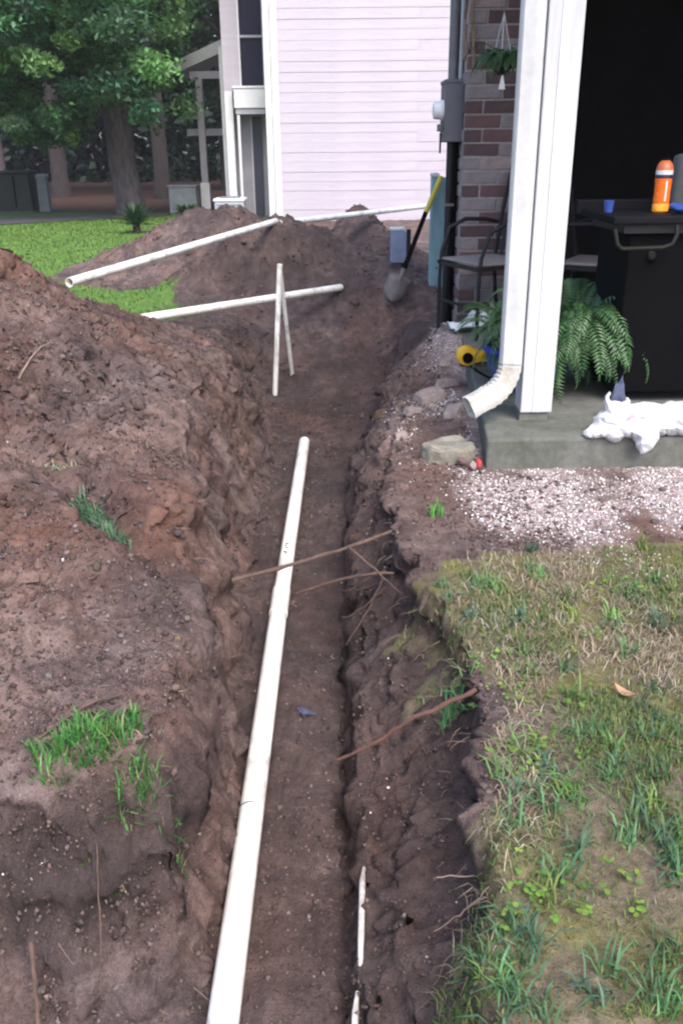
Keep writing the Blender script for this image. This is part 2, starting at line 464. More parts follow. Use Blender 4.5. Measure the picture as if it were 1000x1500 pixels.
    for k, (nm, lab, cat) in specs.items():
        f = Q[kind == k]
        if not len(f): continue
        u, inv = np.unique(f, return_inverse=True)
        me = np_mesh(nm, V[u], inv.reshape(f.shape))
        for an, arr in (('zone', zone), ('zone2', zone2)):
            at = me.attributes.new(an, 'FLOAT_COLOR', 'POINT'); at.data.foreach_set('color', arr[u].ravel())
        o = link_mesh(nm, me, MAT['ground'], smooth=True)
        me.normals_split_custom_set_from_vertices(N[u].astype(np.float32))
        if lab: tag(o, lab, cat, 'heaps of dug dirt')
        else: tag(o, kind='structure')
build_ground()
# ------------------------------------------------------------------ mesh builder
class MB:
    def __init__(s): s.v = []; s.f = []
    def add(s, vs, fs):
        o = len(s.v); s.v += [tuple(map(float, v)) for v in vs]; s.f += [tuple(i + o for i in f) for f in fs]; return s
    def box(s, c, size, rot=None, taper=1.0):
        hx, hy, hz = size[0] / 2, size[1] / 2, size[2] / 2
        vs = []
        for z, k in ((-hz, 1), (hz, taper)):
            for x, y in ((-hx, -hy), (hx, -hy), (hx, hy), (-hx, hy)): vs.append(Vector((x * k, y * k, z)))
        if rot is not None: vs = [rot @ v for v in vs]
        c = Vector(c)
        return s.add([v + c for v in vs], [(3, 2, 1, 0), (4, 5, 6, 7), (0, 1, 5, 4), (1, 2, 6, 5), (2, 3, 7, 6), (3, 0, 4, 7)])
    def bbox(s, x0, x1, y0, y1, z0, z1): return s.box(((x0 + x1) / 2, (y0 + y1) / 2, (z0 + z1) / 2), (x1 - x0, y1 - y0, z1 - z0))
    def tube(s, pts, rad, n=10, caps=True, flat=1.0):
        pts = [Vector(p) for p in pts]
        rad = [rad] * len(pts) if isinstance(rad, (int, float)) else rad
        rings = []; prev = None
        for i, p in enumerate(pts):
            t = (pts[min(i + 1, len(pts) - 1)] - pts[max(i - 1, 0)]).normalized()
            if prev is None:
                a = Vector((0, 0, 1)) if abs(t.z) < .9 else Vector((1, 0, 0))
                prev = t.cross(a).normalized()
            u = (prev - t * prev.dot(t)).normalized(); w = t.cross(u); prev = u
            rings.append([p + (u * math.cos(2 * math.pi * k / n) + w * math.sin(2 * math.pi * k / n) * flat) * rad[i] for k in range(n)])
        vs = [v for r in rings for v in r]; fs = []
        for i in range(len(pts) - 1):
            for k in range(n):
                a, b = i * n + k, i * n + (k + 1) % n
                fs.append((a, b, b + n, a + n))
        if caps: fs += [tuple(range(n))[::-1], tuple(range((len(pts) - 1) * n, len(pts) * n))]
        return s.add(vs, fs)
    def hollow(s, p0, p1, r, wall=.004, n=20, segs=6, sag=0.0):
        """a pipe with open ends"""
        p0, p1 = Vector(p0), Vector(p1); t = (p1 - p0).normalized()
        a = Vector((0, 0, 1)) if abs(t.z) < .9 else Vector((1, 0, 0))
        u = t.cross(a).normalized(); w = t.cross(u)
        vs = []; fs = []
        for rr in (r, r - wall):
            for i in range(segs + 1):
                q = i / segs; c = p0.lerp(p1, q) + Vector((0, 0, -sag * 4 * q * (1 - q)))
                vs += [c + (u * math.cos(2 * math.pi * k / n) + w * math.sin(2 * math.pi * k / n)) * rr for k in range(n)]
        m = (segs + 1) * n
        for i in range(segs):
            for k in range(n):
                a_, b_ = i * n + k, i * n + (k + 1) % n
                fs.append((a_, b_, b_ + n, a_ + n)); fs.append((m + a_, m + a_ + n, m + b_ + n, m + b_))
        for k in range(n):
            b_ = (k + 1) % n
            fs.append((k, m + k, m + b_, b_)); e = segs * n
            fs.append((e + k, e + b_, m + e + b_, m + e + k))
        return s.add(vs, fs)
    def lathe(s, prof, n=20, c=(0, 0, 0), cap=True):
        vs = []; fs = []
        for r, z in prof:
            for k in range(n): vs.append((c[0] + r * math.cos(2 * math.pi * k / n), c[1] + r * math.sin(2 * math.pi * k / n), c[2] + z))
        for i in range(len(prof) - 1):
            for k in range(n):
                a, b = i * n + k, i * n + (k + 1) % n
                fs.append((a, b, b + n, a + n))
        if cap: fs += [tuple(range(n))[::-1], tuple(range((len(prof) - 1) * n, len(prof) * n))]
        return s.add(vs, fs)
    def ell(s, c, r, n=14, m=9, rot=None):
        vs = []; fs = []
        for i in range(m + 1):
            th = math.pi * i / m
            for k in range(n):
                ph = 2 * math.pi * k / n
                v = Vector((r[0] * math.sin(th) * math.cos(ph), r[1] * math.sin(th) * math.sin(ph), r[2] * math.cos(th)))
                if rot is not None: v = rot @ v
                vs.append(v + Vector(c))
        for i in range(m):
            for k in range(n):
                a, b = i * n + k, i * n + (k + 1) % n
                fs.append((a, a + n, b + n, b))
        return s.add(vs, fs)
    def prism(s, poly, axis, a0, a1):
        """poly of 2-D points extruded along axis 'x','y' or 'z'"""
        n = len(poly); vs = []
        for a in (a0, a1):
            for p, q in poly:
                vs.append({'x': (a, p, q), 'y': (p, a, q), 'z': (p, q, a)}[axis])
        fs = [tuple(range(n))[::-1], tuple(range(n, 2 * n))] + [(k, (k + 1) % n, (k + 1) % n + n, k + n) for k in range(n)]
        return s.add(vs, fs)
    def mesh(s, name, bevel=0, smooth=False, clean=True):
        bm = bmesh.new()
        vs = [bm.verts.new(v) for v in s.v]
        for f in s.f:
            try: bm.faces.new([vs[i] for i in f])
            except ValueError: pass
        if clean:
            bmesh.ops.remove_doubles(bm, verts=bm.verts, dist=1e-6)
            bmesh.ops.recalc_face_normals(bm, faces=bm.faces)
        if bevel:
            ed = [e for e in bm.edges if len(e.link_faces) == 2 and e.calc_face_angle(0) > .6]
            bmesh.ops.bevel(bm, geom=ed, offset=bevel, segments=2, affect='EDGES', profile=.5, clamp_overlap=True)
        me = bpy.data.meshes.new(name); bm.to_mesh(me); bm.free()
        if smooth:
            me.polygons.foreach_set('use_smooth', np.ones(len(me.polygons), bool))
            me.set_sharp_from_angle(angle=R(40))
        return me
    def build(s, name, mat, parent=None, bevel=0, smooth=False, loc=(0, 0, 0), rot=(0, 0, 0)):
        return link_mesh(name, s.mesh(name, bevel, smooth), mat, parent, loc, rot)

def H(x, y): return float(height(np.array([x]), np.array([y]))[0])

def copy_tree(o, parent=None):
    c = o.copy(); col.objects.link(c); c.parent = parent
    for ch in list(o.children): copy_tree(ch, c)
    return c

def rough_mesh(me, amt, sc, seed=0):
    """push the vertices of a mesh about with noise"""
    n = len(me.vertices); co = np.empty(n * 3, np.float32); me.vertices.foreach_get('co', co); co = co.reshape(-1, 3)
    d = np.stack([fbm(co[:, 1] * sc + co[:, 2] * sc * .7, co[:, 2] * sc, seed, 3), fbm(co[:, 0] * sc + co[:, 2] * sc * .6, co[:, 2] * sc, seed + 5, 3), fbm(co[:, 0] * sc, co[:, 1] * sc + co[:, 2] * .5, seed + 9, 3)], 1)
    co += (d * amt).astype(np.float32); me.vertices.foreach_set('co', co.ravel()); me.update()

# ------------------------------------------------------------------ plain materials
MAT['white_paint'] = simple('white_paint', (.49, .50, .535), (.41, .415, .43), 4, .5, bstr=.12, bdist=.002, streak=(6, 6, .8), fine=.06)
MAT['trim_paint'] = simple('trim_paint', (.66, .65, .67), (.56, .55, .57), 3, .55, fine=.06)
MAT['downspout'] = simple('downspout', (.50, .505, .535), (.40, .40, .40), 5, .4, bstr=.08, fine=.08)
MAT['elbow'] = simple('elbow', (.52, .515, .49), (.34, .32, .28), 14, .5, fine=.2)
MAT['pvc'] = simple('pvc', (.90, .90, .87), (.74, .70, .63), 5, .35, bstr=.05, fine=.10)
def muddy(m, amount):
    nt = m.node_tree; p = nt.nodes['Principled BSDF']; old = p.inputs['Base Color'].links[0].from_socket
    geo = nt.nodes.new('ShaderNodeNewGeometry')
    f = noise_node(nt, geo.outputs['Position'], 7, 6, .7, .6)
    nt.links.new(mix(nt, ramp(nt, f, [(.51, (0, 0, 0)), (.66, (amount,) * 3)]), old, (.20, .14, .115)), p.inputs['Base Color'])
muddy(MAT['pvc'], .55)
MAT['pvc_dirty'] = simple('pvc_dirty', (.70, .67, .62), (.33, .26, .22), 16, .5, fine=.25)
MAT['ink'] = simple('ink', (.05, .05, .06), rough=.6)
MAT['siding'] = simple('siding', (.415, .376, .430), (.372, .335, .390), 2.5, .6, streak=(.6, 2, 6), bstr=.2, bdist=.001, bscale=40, fine=.08)
MAT['building_grey'] = simple('building_grey', (.36, .34, .38), (.28, .27, .30), 3, .7, fine=.1)
MAT['shingle'] = simple('shingle', (.09, .085, .085), (.05, .05, .05), 12, .9)
MAT['glass_dark'] = simple('glass_dark', (.014, .013, .032), (.010, .009, .022), 2, .35, bstr=.02, fine=.05, spec=.12)
MAT['dark_door'] = simple('dark_door', (.05, .05, .08), rough=.5)
MAT['brick_red'] = simple('brick_red', (.165, .088, .090), (.115, .064, .068), 22, .85, bstr=.6, bdist=.003, fine=.35)
MAT['brick_dark'] = simple('brick_dark', (.115, .065, .070), (.070, .048, .052), 22, .85, bstr=.6, bdist=.003, fine=.35)
MAT['brick_pale'] = simple('brick_pale', (.36, .29, .285), (.24, .18, .18), 22, .85, bstr=.6, bdist=.003, fine=.35)
MAT['brick_grey'] = simple('brick_grey', (.28, .24, .255), (.20, .17, .185), 22, .85, bstr=.6, bdist=.003, fine=.35)
MAT['mortar'] = simple('mortar', (.36, .32, .325), (.26, .23, .235), 25, .9, bstr=.6, bdist=.003)
MAT['concrete'] = simple('concrete', (.150, .150, .138), (.070, .078, .058), 5, .9, bstr=.5, bdist=.003, bscale=60, fine=.3)
MAT['stone'] = simple('stone', (.24, .225, .185), (.13, .125, .095), 12, .9, bstr=.6, bdist=.004, bscale=50, fine=.3)
MAT['dark_wall'] = simple('dark_wall', (.014, .012, .012), (.010, .009, .009), 6, .9, spec=.1)  # near black, so the wall colour carries the patio's deep shade
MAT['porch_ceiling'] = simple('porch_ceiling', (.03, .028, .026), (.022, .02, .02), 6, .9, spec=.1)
MAT['black_metal'] = simple('black_metal', (.012, .012, .016), (.008, .008, .010), 20, .5, fine=.2, spec=.25)
MAT['sling'] = simple('sling', (.22, .20, .20), (.17, .155, .155), 30, .8, bstr=.4, bscale=300)
MAT['bronze'] = simple('bronze', (.012, .011, .009), (.008, .007, .006), 12, .6, spec=.2)
MAT['black_plastic'] = simple('black_plastic', (.004, .004, .005), (.003, .003, .004), 20, .8, spec=.06)
MAT['table_top'] = simple('table_top', (.009, .009, .012), (.007, .007, .009), 20, .7, spec=.08)
MAT['orange'] = simple('orange', (.90, .17, .012), (.80, .13, .01), 6, .25, bstr=.03, fine=.08)
MAT['orange_pale'] = simple('orange_pale', (.95, .40, .04), (.90, .3, .02), 6, .25, fine=.08)
MAT['label_white'] = simple('label_white', (.75, .74, .78), (.6, .58, .62), 20, .4)
MAT['label_red'] = simple('label_red', (.62, .14, .035), (.5, .12, .06), 25, .35)
MAT['navy'] = simple('navy', (.020, .022, .060), (.014, .014, .04), 20, .4)
MAT['blue_glaze'] = simple('blue_glaze', (.015, .060, .42), (.010, .04, .28), 10, .18, bstr=.05, fine=.15)
MAT['blue_plastic'] = simple('blue_plastic', (.04, .09, .38), (.03, .06, .26), 10, .35)
MAT['yellow'] = simple('yellow', (.85, .50, .02), (.75, .40, .02), 15, .4, bstr=.05, fine=.12)
MAT['yellow_handle'] = simple('yellow_handle', (.62, .52, .05), (.50, .40, .04), 20, .45)
MAT['steel'] = simple('steel', (.17, .155, .16), (.11, .09, .088), 14, .6, metal=.3)
MAT['teal_post'] = simple('teal_post', (.22, .36, .42), (.16, .29, .345), 9, .75, streak=(3, 3, .6), fine=.15)
MAT['box_blue'] = simple('box_blue', (.19, .235, .36), (.13, .165, .26), 9, .5)
MAT['meter_grey'] = simple('meter_grey', (.115, .115, .145), (.095, .095, .12), 6, .5, metal=.2, fine=.08)
MAT['meter_glass'] = simple('meter_glass', (.85, .85, .88), (.75, .75, .8), 6, .12, bstr=.02, fine=.04)
MAT['conduit'] = simple('conduit', (.16, .155, .175), (.11, .11, .125), 8, .5)
MAT['root'] = simple('root', (.125, .075, .058), (.065, .040, .032), 26, .85, bstr=.6, bdist=.002)
MAT['root_red'] = simple('root_red', (.16, .066, .048), (.095, .062, .052), 18, .8, bstr=.5, bdist=.002)
MAT['root_pale'] = simple('root_pale', (.30, .215, .165), (.19, .13, .10), 26, .85)
MAT['bark'] = simple('bark', (.17, .135, .145), (.065, .050, .058), 5, .95, bstr=.9, bdist=.03, bscale=14, streak=(4, 4, .8), fine=.35)
MAT['bark_dark'] = simple('bark_dark', (.055, .042, .042), (.028, .022, .023), 5, .95, bstr=.9, bdist=.03, bscale=14, streak=(4, 4, .8))
MAT['leaf'] = attr_mat('leaf', .55, .42, .3, 3)
MAT['grass'] = attr_mat('grass', .6, .22, .25, 40)
MAT['straw'] = attr_mat('straw', .8, 0, .25, 60)
MAT['clod'] = attr_mat('clod', .95, 0, .5, 120, .15)
MAT['pebble'] = attr_mat('pebble', .75, 0, .3, 150, .3)
MAT['frond'] = simple('frond', (.048, .125, .034), (.024, .070, .024), 14, .5, fine=.2)
MAT['bag_film'] = simple('bag_film', (.60, .60, .63), (.50, .50, .53), 14, .35, bstr=.25, bdist=.006, bscale=40, fine=.05)
MAT['pink_print'] = simple('pink_print', (.75, .34, .42), (.7, .28, .36), 30, .6)
MAT['ear_pink'] = simple('ear_pink', (.62, .46, .44), (.55, .40, .38), 20, .8)
MAT['cloth_blue'] = simple('cloth_blue', (.10, .12, .20), (.02, .022, .05), 14, .85)
MAT['utility_green'] = simple('utility_green', (.014, .020, .020), (.010, .014, .014), 6, .6)  # green darkened to carry the trees' shade on the utility box
MAT['utility_grey'] = simple('utility_grey', (.20, .22, .25), (.15, .165, .19), 6, .6)
MAT['ac_white'] = simple('ac_white', (.46, .46, .52), (.36, .36, .41), 5, .55)
MAT['path'] = simple('path', (.085, .078, .080), (.055, .050, .052), 4, .9)
MAT['paper'] = simple('paper', (.62, .66, .70), (.45, .50, .55), 20, .5)
MAT['red_bit'] = simple('red_bit', (.45, .06, .06), (.32, .05, .05), 30, .6)
# ------------------------------------------------------------------ patio slab
def patio():
    poly = [(.540, 3.075), (3.2, 3.09), (3.2, 6.25), (1.0, 6.25), (.735, 5.44), (.645, 4.33)]
    m = MB().prism(poly, 'z', -.35, .12)
    me = m.mesh('patio_slab', .012)
    bm = bmesh.new(); bm.from_mesh(me)
    bmesh.ops.subdivide_edges(bm, edges=bm.edges, cuts=6, use_grid_fill=True)
    bm.to_mesh(me); bm.free()
    o = link_mesh('patio_slab', me, MAT['concrete'])
    tag(o, kind='structure')
patio()

# ------------------------------------------------------------------ brick house with the covered patio
def brick_house():
    h = empty('brick_house', (.735, 5.5, 0))
    tag(h, 'brick house with a dark covered patio behind a white post', 'house')
    L = lambda x, y, z: (x - .735, y - 5.5, z)
    # brick end wall: core of mortar, every brick its own piece
    core = MB().bbox(.003, .447, .003, .80, -.2, 2.62).build('brick_wall', MAT['mortar'], h)
    bl, bh, bd, j = .200, .064, .09, .0115
    vm = []
    for k in range(3):
        me = MB().box((0, 0, 0), (bl, .05, bh)).mesh('brick', .004); rough_mesh(me, .0015, 60, k); vm.append(me)
    half = [MB().box((0, 0, 0), (bl / 2 - j / 2, .05, bh)).mesh('brick', .004) for _ in range(1)]
    mats = ['brick_red', 'brick_dark', 'brick_pale', 'brick_grey']
    for m_ in vm + half: m_.materials.append(MAT['brick_red'])
    r = random.Random(11)
    def put(me, loc, rz):
        o = bpy.data.objects.new('brick', me); col.objects.link(o); o.parent = core
        o.location = loc; o.rotation_euler = (r.uniform(-.006, .006), 0, rz + r.uniform(-.008, .008))
        o.material_slots[0].link = 'OBJECT'
        o.material_slots[0].material = MAT[r.choices(mats, [.32, .22, .16, .30])[0]]
    rows = 38
    for i in range(rows):
        z = .04 + i * (bh + j)
        if z > 2.6: break
        x = 0.0 if i % 2 == 0 else -(bl + j) / 2
        while x < .45 - .02:                               # face towards the camera
            a, b = max(x, 0), min(x + bl, .45)
            if b - a > bl * .8: put(vm[r.randrange(3)], (x + bl / 2, .022 - r.uniform(0, .004), z), 0)
            elif b - a > .05: put(half[0], ((a + b) / 2, .022 - r.uniform(0, .004), z), 0)
            x += bl + j
        y = .06 if i % 2 else .06 + (bl + j) / 2
        while y + bl < .80:                                # face towards the neighbour
            put(vm[r.randrange(3)], (.022 - r.uniform(0, .004), y + bl / 2, z), math.pi / 2)
            y += bl + j
    # the dark room of the patio: back wall, roof, and added right and front walls against light
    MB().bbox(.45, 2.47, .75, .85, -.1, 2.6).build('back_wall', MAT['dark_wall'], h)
    MB().bbox(2.37, 2.47, -2.9, .749, -.1, 2.6).build('added_side_wall', MAT['dark_wall'], h)  # unseen wall, added to keep light out of the patio
    MB().bbox(1.75, 2.369, -2.45, -2.35, .0, 2.6).build('added_front_wall', MAT['dark_wall'], h)  # added out of view to narrow the opening and darken the patio
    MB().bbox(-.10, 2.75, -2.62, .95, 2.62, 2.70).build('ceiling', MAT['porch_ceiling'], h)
    MB().prism([(-2.85, 2.705), (1.2, 2.705), (1.2, 3.7)], 'x', -.25, 2.9).build('roof', MAT['shingle'], h)
    MB().bbox(-.13, 2.75, -2.44, -2.30, 2.35, 2.619).build('beam', MAT['white_paint'], h, .004)
    # front post on its mossy foot, built of two boards
    post = MB().bbox(-.034, .088, -2.21, -2.09, .155, 2.345).build('post', MAT['white_paint'], h, .005)
    MB().bbox(.012, .016, -2.2135, -2.2105, .16, 2.33).build('board_joint', MAT['trim_paint'], post)
    MB().bbox(-.036, .078, -2.20, -2.095, .118, .156).build('post_foot', MAT['concrete'], h, .004)
    # downspout: ribbed box pipe, elbow swung out to the left
    y0 = -2.205
    prof = []
    m = MB()
    w, d = .042, .032
    ring = []
    for k in range(16):                                     # corrugated rectangle
        a = 2 * math.pi * k / 16 + math.pi / 16
        c, s_ = math.cos(a), math.sin(a)
        q = max(abs(c), abs(s_)) ; ring.append((c / q * w * (1 if k % 2 else .95), s_ / q * d * (1 if k % 2 else .93)))
    def sweep(path, ring):
        mb = MB(); n = len(ring); vs = []; fs = []
        for i, (p, sc) in enumerate(path):
            t = (Vector(path[min(i + 1, len(path) - 1)][0]) - Vector(path[max(i - 1, 0)][0])).normalized()
            u = Vector((1, 0, 0)) if abs(t.z) > .98 else None
            side = Vector((-.15, -1, 0)).normalized()
            u = side.cross(t).normalized() if u is None else side.cross(t).normalized()
            v_ = t.cross(u).normalized()
            vs += [Vector(p) + u * a * sc + v_ * b * sc for a, b in ring]
        for i in range(len(path) - 1):
            for k in range(n):
                a, b = i * n + k, i * n + (k + 1) % n
                fs.append((a, b, b + n, a + n))
        fs.append(tuple(range(n))[::-1])
        return mb.add(vs, fs)
    xs = -.085
    ds = sweep([((xs, y0, 2.58), 1), ((xs, y0, 1.3), 1), ((xs, y0, .80), 1), ((xs, y0, .34), 1.0)], ring).build('downspout', MAT['downspout'], h, smooth=True)
    path = []
    for i in range(15):                                    # pleated bend
        a = R(80) * i / 14
        sc = 1.06 if i % 2 == 0 else .97
        path.append(((xs - .100 * (1 - math.cos(a)), y0 - .040 * (1 - math.cos(a)), .355 - .10 * math.sin(a) - .02 * a), sc))
    p = Vector(path[-1][0]); t = (p - Vector(path[-2][0])).normalized()
    for q in (.02, .055, .09): path.append((tuple(p + t * q), .98 if q < .08 else 1.03))
    el = sweep(path, ring).build('elbow', MAT['elbow'], ds, smooth=True)
    el.data.name = 'elbow'
brick_house()

def electric_meter():
    e = empty('electric_meter', (.735, 5.62, 1.14))
    tag(e, 'grey electric meter box with round glass meter on the brick corner', 'electric meter')
    MB().bbox(-.108, 0, -.02, .22, .0, .325).build('box', MAT['meter_grey'], e, .006)
    MB().bbox(-.112, .004, -.024, .224, .315, .335).build('lid', MAT['meter_grey'], e, .004)
    d = MB()
    rot = Matrix.Rotation(R(-90), 3, 'Y')
    d.lathe([(.058, 0), (.058, .014), (.050, .016), (.050, .045), (.044, .058), (.02, .064)], 24)
    for i, v in enumerate(d.v):
        q = rot @ Vector(v); d.v[i] = (q.x - .108, q.y + .07, q.z + .175)
    d.build('meter_glass', MAT['meter_glass'], e, smooth=True)
    MB().bbox(-.138, -.1085, .03, .11, .06, .10).build('seal_ring', MAT['conduit'], e, .004)
    MB().tube([(-.125, .02, .05), (-.125, .02, -.06)], .006).build('wire', MAT['black_metal'], e)
    MB().tube([(-.055, .08, .335), (-.055, .08, 1.40)], .030, 14).build('conduit', MAT['conduit'], e, smooth=True)
    MB().tube([(-.018, .03, .335), (-.018, .03, 1.40)], .011, 10).build('conduit', MAT['ac_white'], e, smooth=True)
    MB().tube([(-.06, .05, .0), (-.06, .05, -1.10)], .022, 14).build('conduit', MAT['black_metal'], e, smooth=True)
    MB().tube([(-.02, .10, .0), (-.02, .10, -1.10)], .028, 14).build('conduit', MAT['black_plastic'], e, smooth=True)
    MB().bbox(-.092, -.03, .022, .03, -.36, -.345).build('clamp', MAT['steel'], e)
electric_meter()

def dry_vine():
    r = random.Random(5); mb = MB()
    for k in range(16):
        z = 1.50 + r.random() * .15; y = 5.50 + r.uniform(-.03, .35); x = .726 + r.uniform(-.012, .02)
        if y < 5.56: x = .735 + r.uniform(0, .05); y = 5.485
        pts = []
        for i in range(9):
            pts.append((x, y, z)); z += r.uniform(.06, .14); y2 = y + r.uniform(-.05, .05)
            if y > 5.56: y = max(5.57, y2)
            else: x = min(.80, max(.735, x + r.uniform(-.02, .02)))
        mb.tube(pts, r.uniform(.003, .006), 5)
    o = mb.build('dry_vine', MAT['root_pale'])
    tag(o, 'tangle of dry grey vine climbing above the meter box', 'vine')
dry_vine()
# ------------------------------------------------------------------ neighbouring apartment building
def apartment():
    B = (-1.14, 17.0, -.15)
    b = empty('apartment_building', B)
    tag(b, 'two storey lavender siding building with white corner trim behind the dirt heaps', 'building')
    core = MB().bbox(.03, 7.5, .06, 9, -.3, 5.7).build('gable_wall', MAT['building_grey'], b)
    ex = .163
    bm = []
    for L in (2.45, 4.95, 3.7):
        me = MB().prism([(.058, 0), (.0515, 0), (.0565, ex + .012), (.058, ex + .012)], 'x', 0, L).mesh('siding_board')
        me.materials.append(MAT['siding']); bm.append((L, me))
    r = random.Random(3)
    for i in range(36):
        z = -.12 + i * ex
        seq = [(0, 1), (1, 0), (2, 2)][i % 3]
        x = .12
        for q in seq:
            L, me = bm[q]
            o = bpy.data.objects.new('siding_board', me); col.objects.link(o); o.parent = core
            o.location = (x, r.uniform(-.003, .003), z + r.uniform(-.003, .003)); x += L + .004
    MB().bbox(0, .118, -.02, .20, -.25, 5.75).build('corner_trim', MAT['trim_paint'], b, .004)
    MB().bbox(-.125, -.012, -.05, .06, -.25, 5.75).build('gutter_pipe', MAT['trim_paint'], b, .02)
    MB().bbox(.02, 7.5, .0, .04, -.32, -.13).build('foundation', MAT['building_grey'], b)
    MB().prism([(-1.2, 5.72), (8.7, 5.72), (3.75, 8.2)], 'y', -.35, 9.3).build('roof', MAT['shingle'], b)
    # wing on the left with upstairs window, balcony band and entry below
    L = lambda x, y, z: (x - B[0], y - B[1], z - B[2])
    def bb(x0, x1, y0, y1, z0, z1): return MB().bbox(x0 - B[0], x1 - B[0], y0 - B[1], y1 - B[1], z0 - B[2], z1 - B[2])
    bb(-2.10, -1.80, 18.0, 18.4, 2.10, 5.6).build('wing_wall', MAT['siding'], b)
    bb(-1.80, -1.16, 18.0, 18.4, 4.6, 5.6).build('wing_wall', MAT['siding'], b)
    bb(-2.05, -1.15, 18.41, 24.0, -.3, 5.6).build('wing_core', MAT['building_grey'], b)
    w = bb(-1.80, -1.30, 18.08, 18.12, 2.14, 4.6).build('window', MAT['glass_dark'], b)
    bb(-1.80, -1.77, 18.02, 18.08, 2.14, 4.6).build('frame', MAT['trim_paint'], w)
    bb(-1.36, -1.31, 18.02, 18.08, 2.14, 4.6).build('frame', MAT['building_grey'], w)
    bb(-1.77, -1.36, 18.03, 18.08, 2.98, 3.02).build('mullion', MAT['building_grey'], w)
    bb(-1.77, -1.36, 18.03, 18.08, 3.9, 3.94).build('mullion', MAT['building_grey'], w)
    band = bb(-1.90, -1.165, 17.75, 18.35, 1.80, 2.13).build('balcony_band', MAT['trim_paint'], b, .01)
    bb(-1.92, -1.165, 17.73, 18.0, 2.132, 2.17).build('cap_board', MAT['trim_paint'], band, .004)
    bb(-1.88, -1.165, 17.78, 18.35, 1.70, 1.798).build('soffit', MAT['building_grey'], band)
    bb(-2.10, -1.95, 18.0, 18.39, -.3, 2.098).build('wing_post', MAT['trim_paint'], b, .005)
    bb(-2.24, -2.105, 18.6, 18.75, -.3, 2.9).build('wing_post', MAT['trim_paint'], b, .005)
    bb(-1.86, -1.81, 17.8, 17.86, -.3, 1.698).build('balcony_post', MAT['trim_paint'], b, .004)
    d = bb(-1.64, -1.46, 18.36, 18.40, -.3, 1.66).build('door', MAT['dark_door'], b)
    bb(-1.66, -1.641, 18.33, 18.40, -.3, 1.68).build('door_frame', MAT['trim_paint'], d)
    # lean-to canopy farther back on the left
    m = MB()
    def P(x, y, z): return (x - B[0], y - B[1], z - B[2])
    a = [P(-3.55, 20.5, 2.62), P(-3.55, 23.0, 2.62), P(-2.05, 23.0, 3.22), P(-2.05, 20.5, 3.22)]
    m.add(a + [(x, y, z + .07) for x, y, z in a], [(0, 1, 2, 3), (7, 6, 5, 4), (0, 4, 5, 1), (1, 5, 6, 2), (2, 6, 7, 3), (3, 7, 4, 0)])
    cn = m.build('canopy', MAT['trim_paint'], b)
    m = MB(); a0 = [P(-3.6, 20.46, 2.50), P(-2.1, 20.46, 3.08), P(-2.1, 20.46, 3.32), P(-3.6, 20.46, 2.72)]
    m.add(a0 + [(x, y + .035, z) for x, y, z in a0], [(3, 2, 1, 0), (4, 5, 6, 7), (0, 1, 5, 4), (1, 2, 6, 5), (2, 3, 7, 6), (3, 0, 4, 7)])
    m.build('fascia', MAT['trim_paint'], cn)
    bb(-3.10, -2.15, 20.52, 20.60, 2.48, 2.62).build('beam', MAT['siding'], cn)
    bb(-2.99, -2.85, 20.50, 20.64, -.3, 2.479).build('canopy_post', MAT['building_grey'], b, .005)
    bb(-3.02, -2.82, 20.45, 20.66, -.3, .42).build('post_base', MAT['trim_paint'], b, .01)
    bb(-3.3, -2.15, 20.9, 20.95, 1.38, 1.52).build('rail', MAT['building_grey'], b)
apartment()

def condenser():
    c = empty('air_conditioner', (-1.93, 17.15, -.16))
    tag(c, 'pale air conditioner box at the foot of the siding building', 'air conditioner')
    MB().bbox(-.33, .20, -.25, .28, .0, .38).build('cabinet', MAT['ac_white'], c, .012)
    MB().bbox(-.35, .22, -.27, .30, .381, .43).build('lid', MAT['trim_paint'], c, .012)
    for k in range(6): MB().bbox(-.30, .17, -.262, -.251, .05 + k * .052, .075 + k * .052).build('louvre', MAT['utility_grey'], c)
    MB().lathe([(.19, 0), (.19, .02), (.17, .025)], 20, (-.07, .01, .43)).build('fan_grille', MAT['utility_grey'], c)
condenser()

def utility_boxes():
    t = empty('transformer_box', (-7.55, 22.0, H(-7.55, 22)))
    tag(t, 'dark green utility box under the trees at the left edge', 'utility box')
    MB().box((0, 0, .43), (.80, .7, .86), taper=.96).build('cabinet', MAT['utility_green'], t, .02)
    MB().bbox(-.41, .41, -.36, .36, .861, .92).build('lid', MAT['utility_green'], t, .015)
    MB().bbox(-.46, .46, -.42, .42, -.12, .03).build('pad', MAT['concrete'], t, .01)
    MB().bbox(.02, .04, -.365, -.34, .12, .80).build('door_gap', MAT['black_plastic'], t)
    p = empty('utility_pedestal', (-6.92, 21.9, H(-6.92, 21.9)))
    tag(p, 'narrow grey utility pedestal beside the dark green box', 'pedestal')
    MB().box((0, 0, .38), (.24, .24, .76), taper=.94).build('body', MAT['utility_grey'], p, .012)
    MB().box((0, 0, .80), (.27, .27, .08), taper=.8).build('cap', MAT['utility_grey'], p, .012)
    g = empty('utility_cabinet', (-3.35, 20.2, H(-3.35, 20.2)))
    tag(g, 'blue grey cabinet behind the base of the canopy post', 'cabinet')
    MB().box((0, 0, .28), (.6, .4, .56), taper=.97).build('cabinet', MAT['utility_grey'], g, .015)
    MB().bbox(-.32, .32, -.22, .22, .56, .60).build('lid', MAT['utility_grey'], g, .01)
utility_boxes()

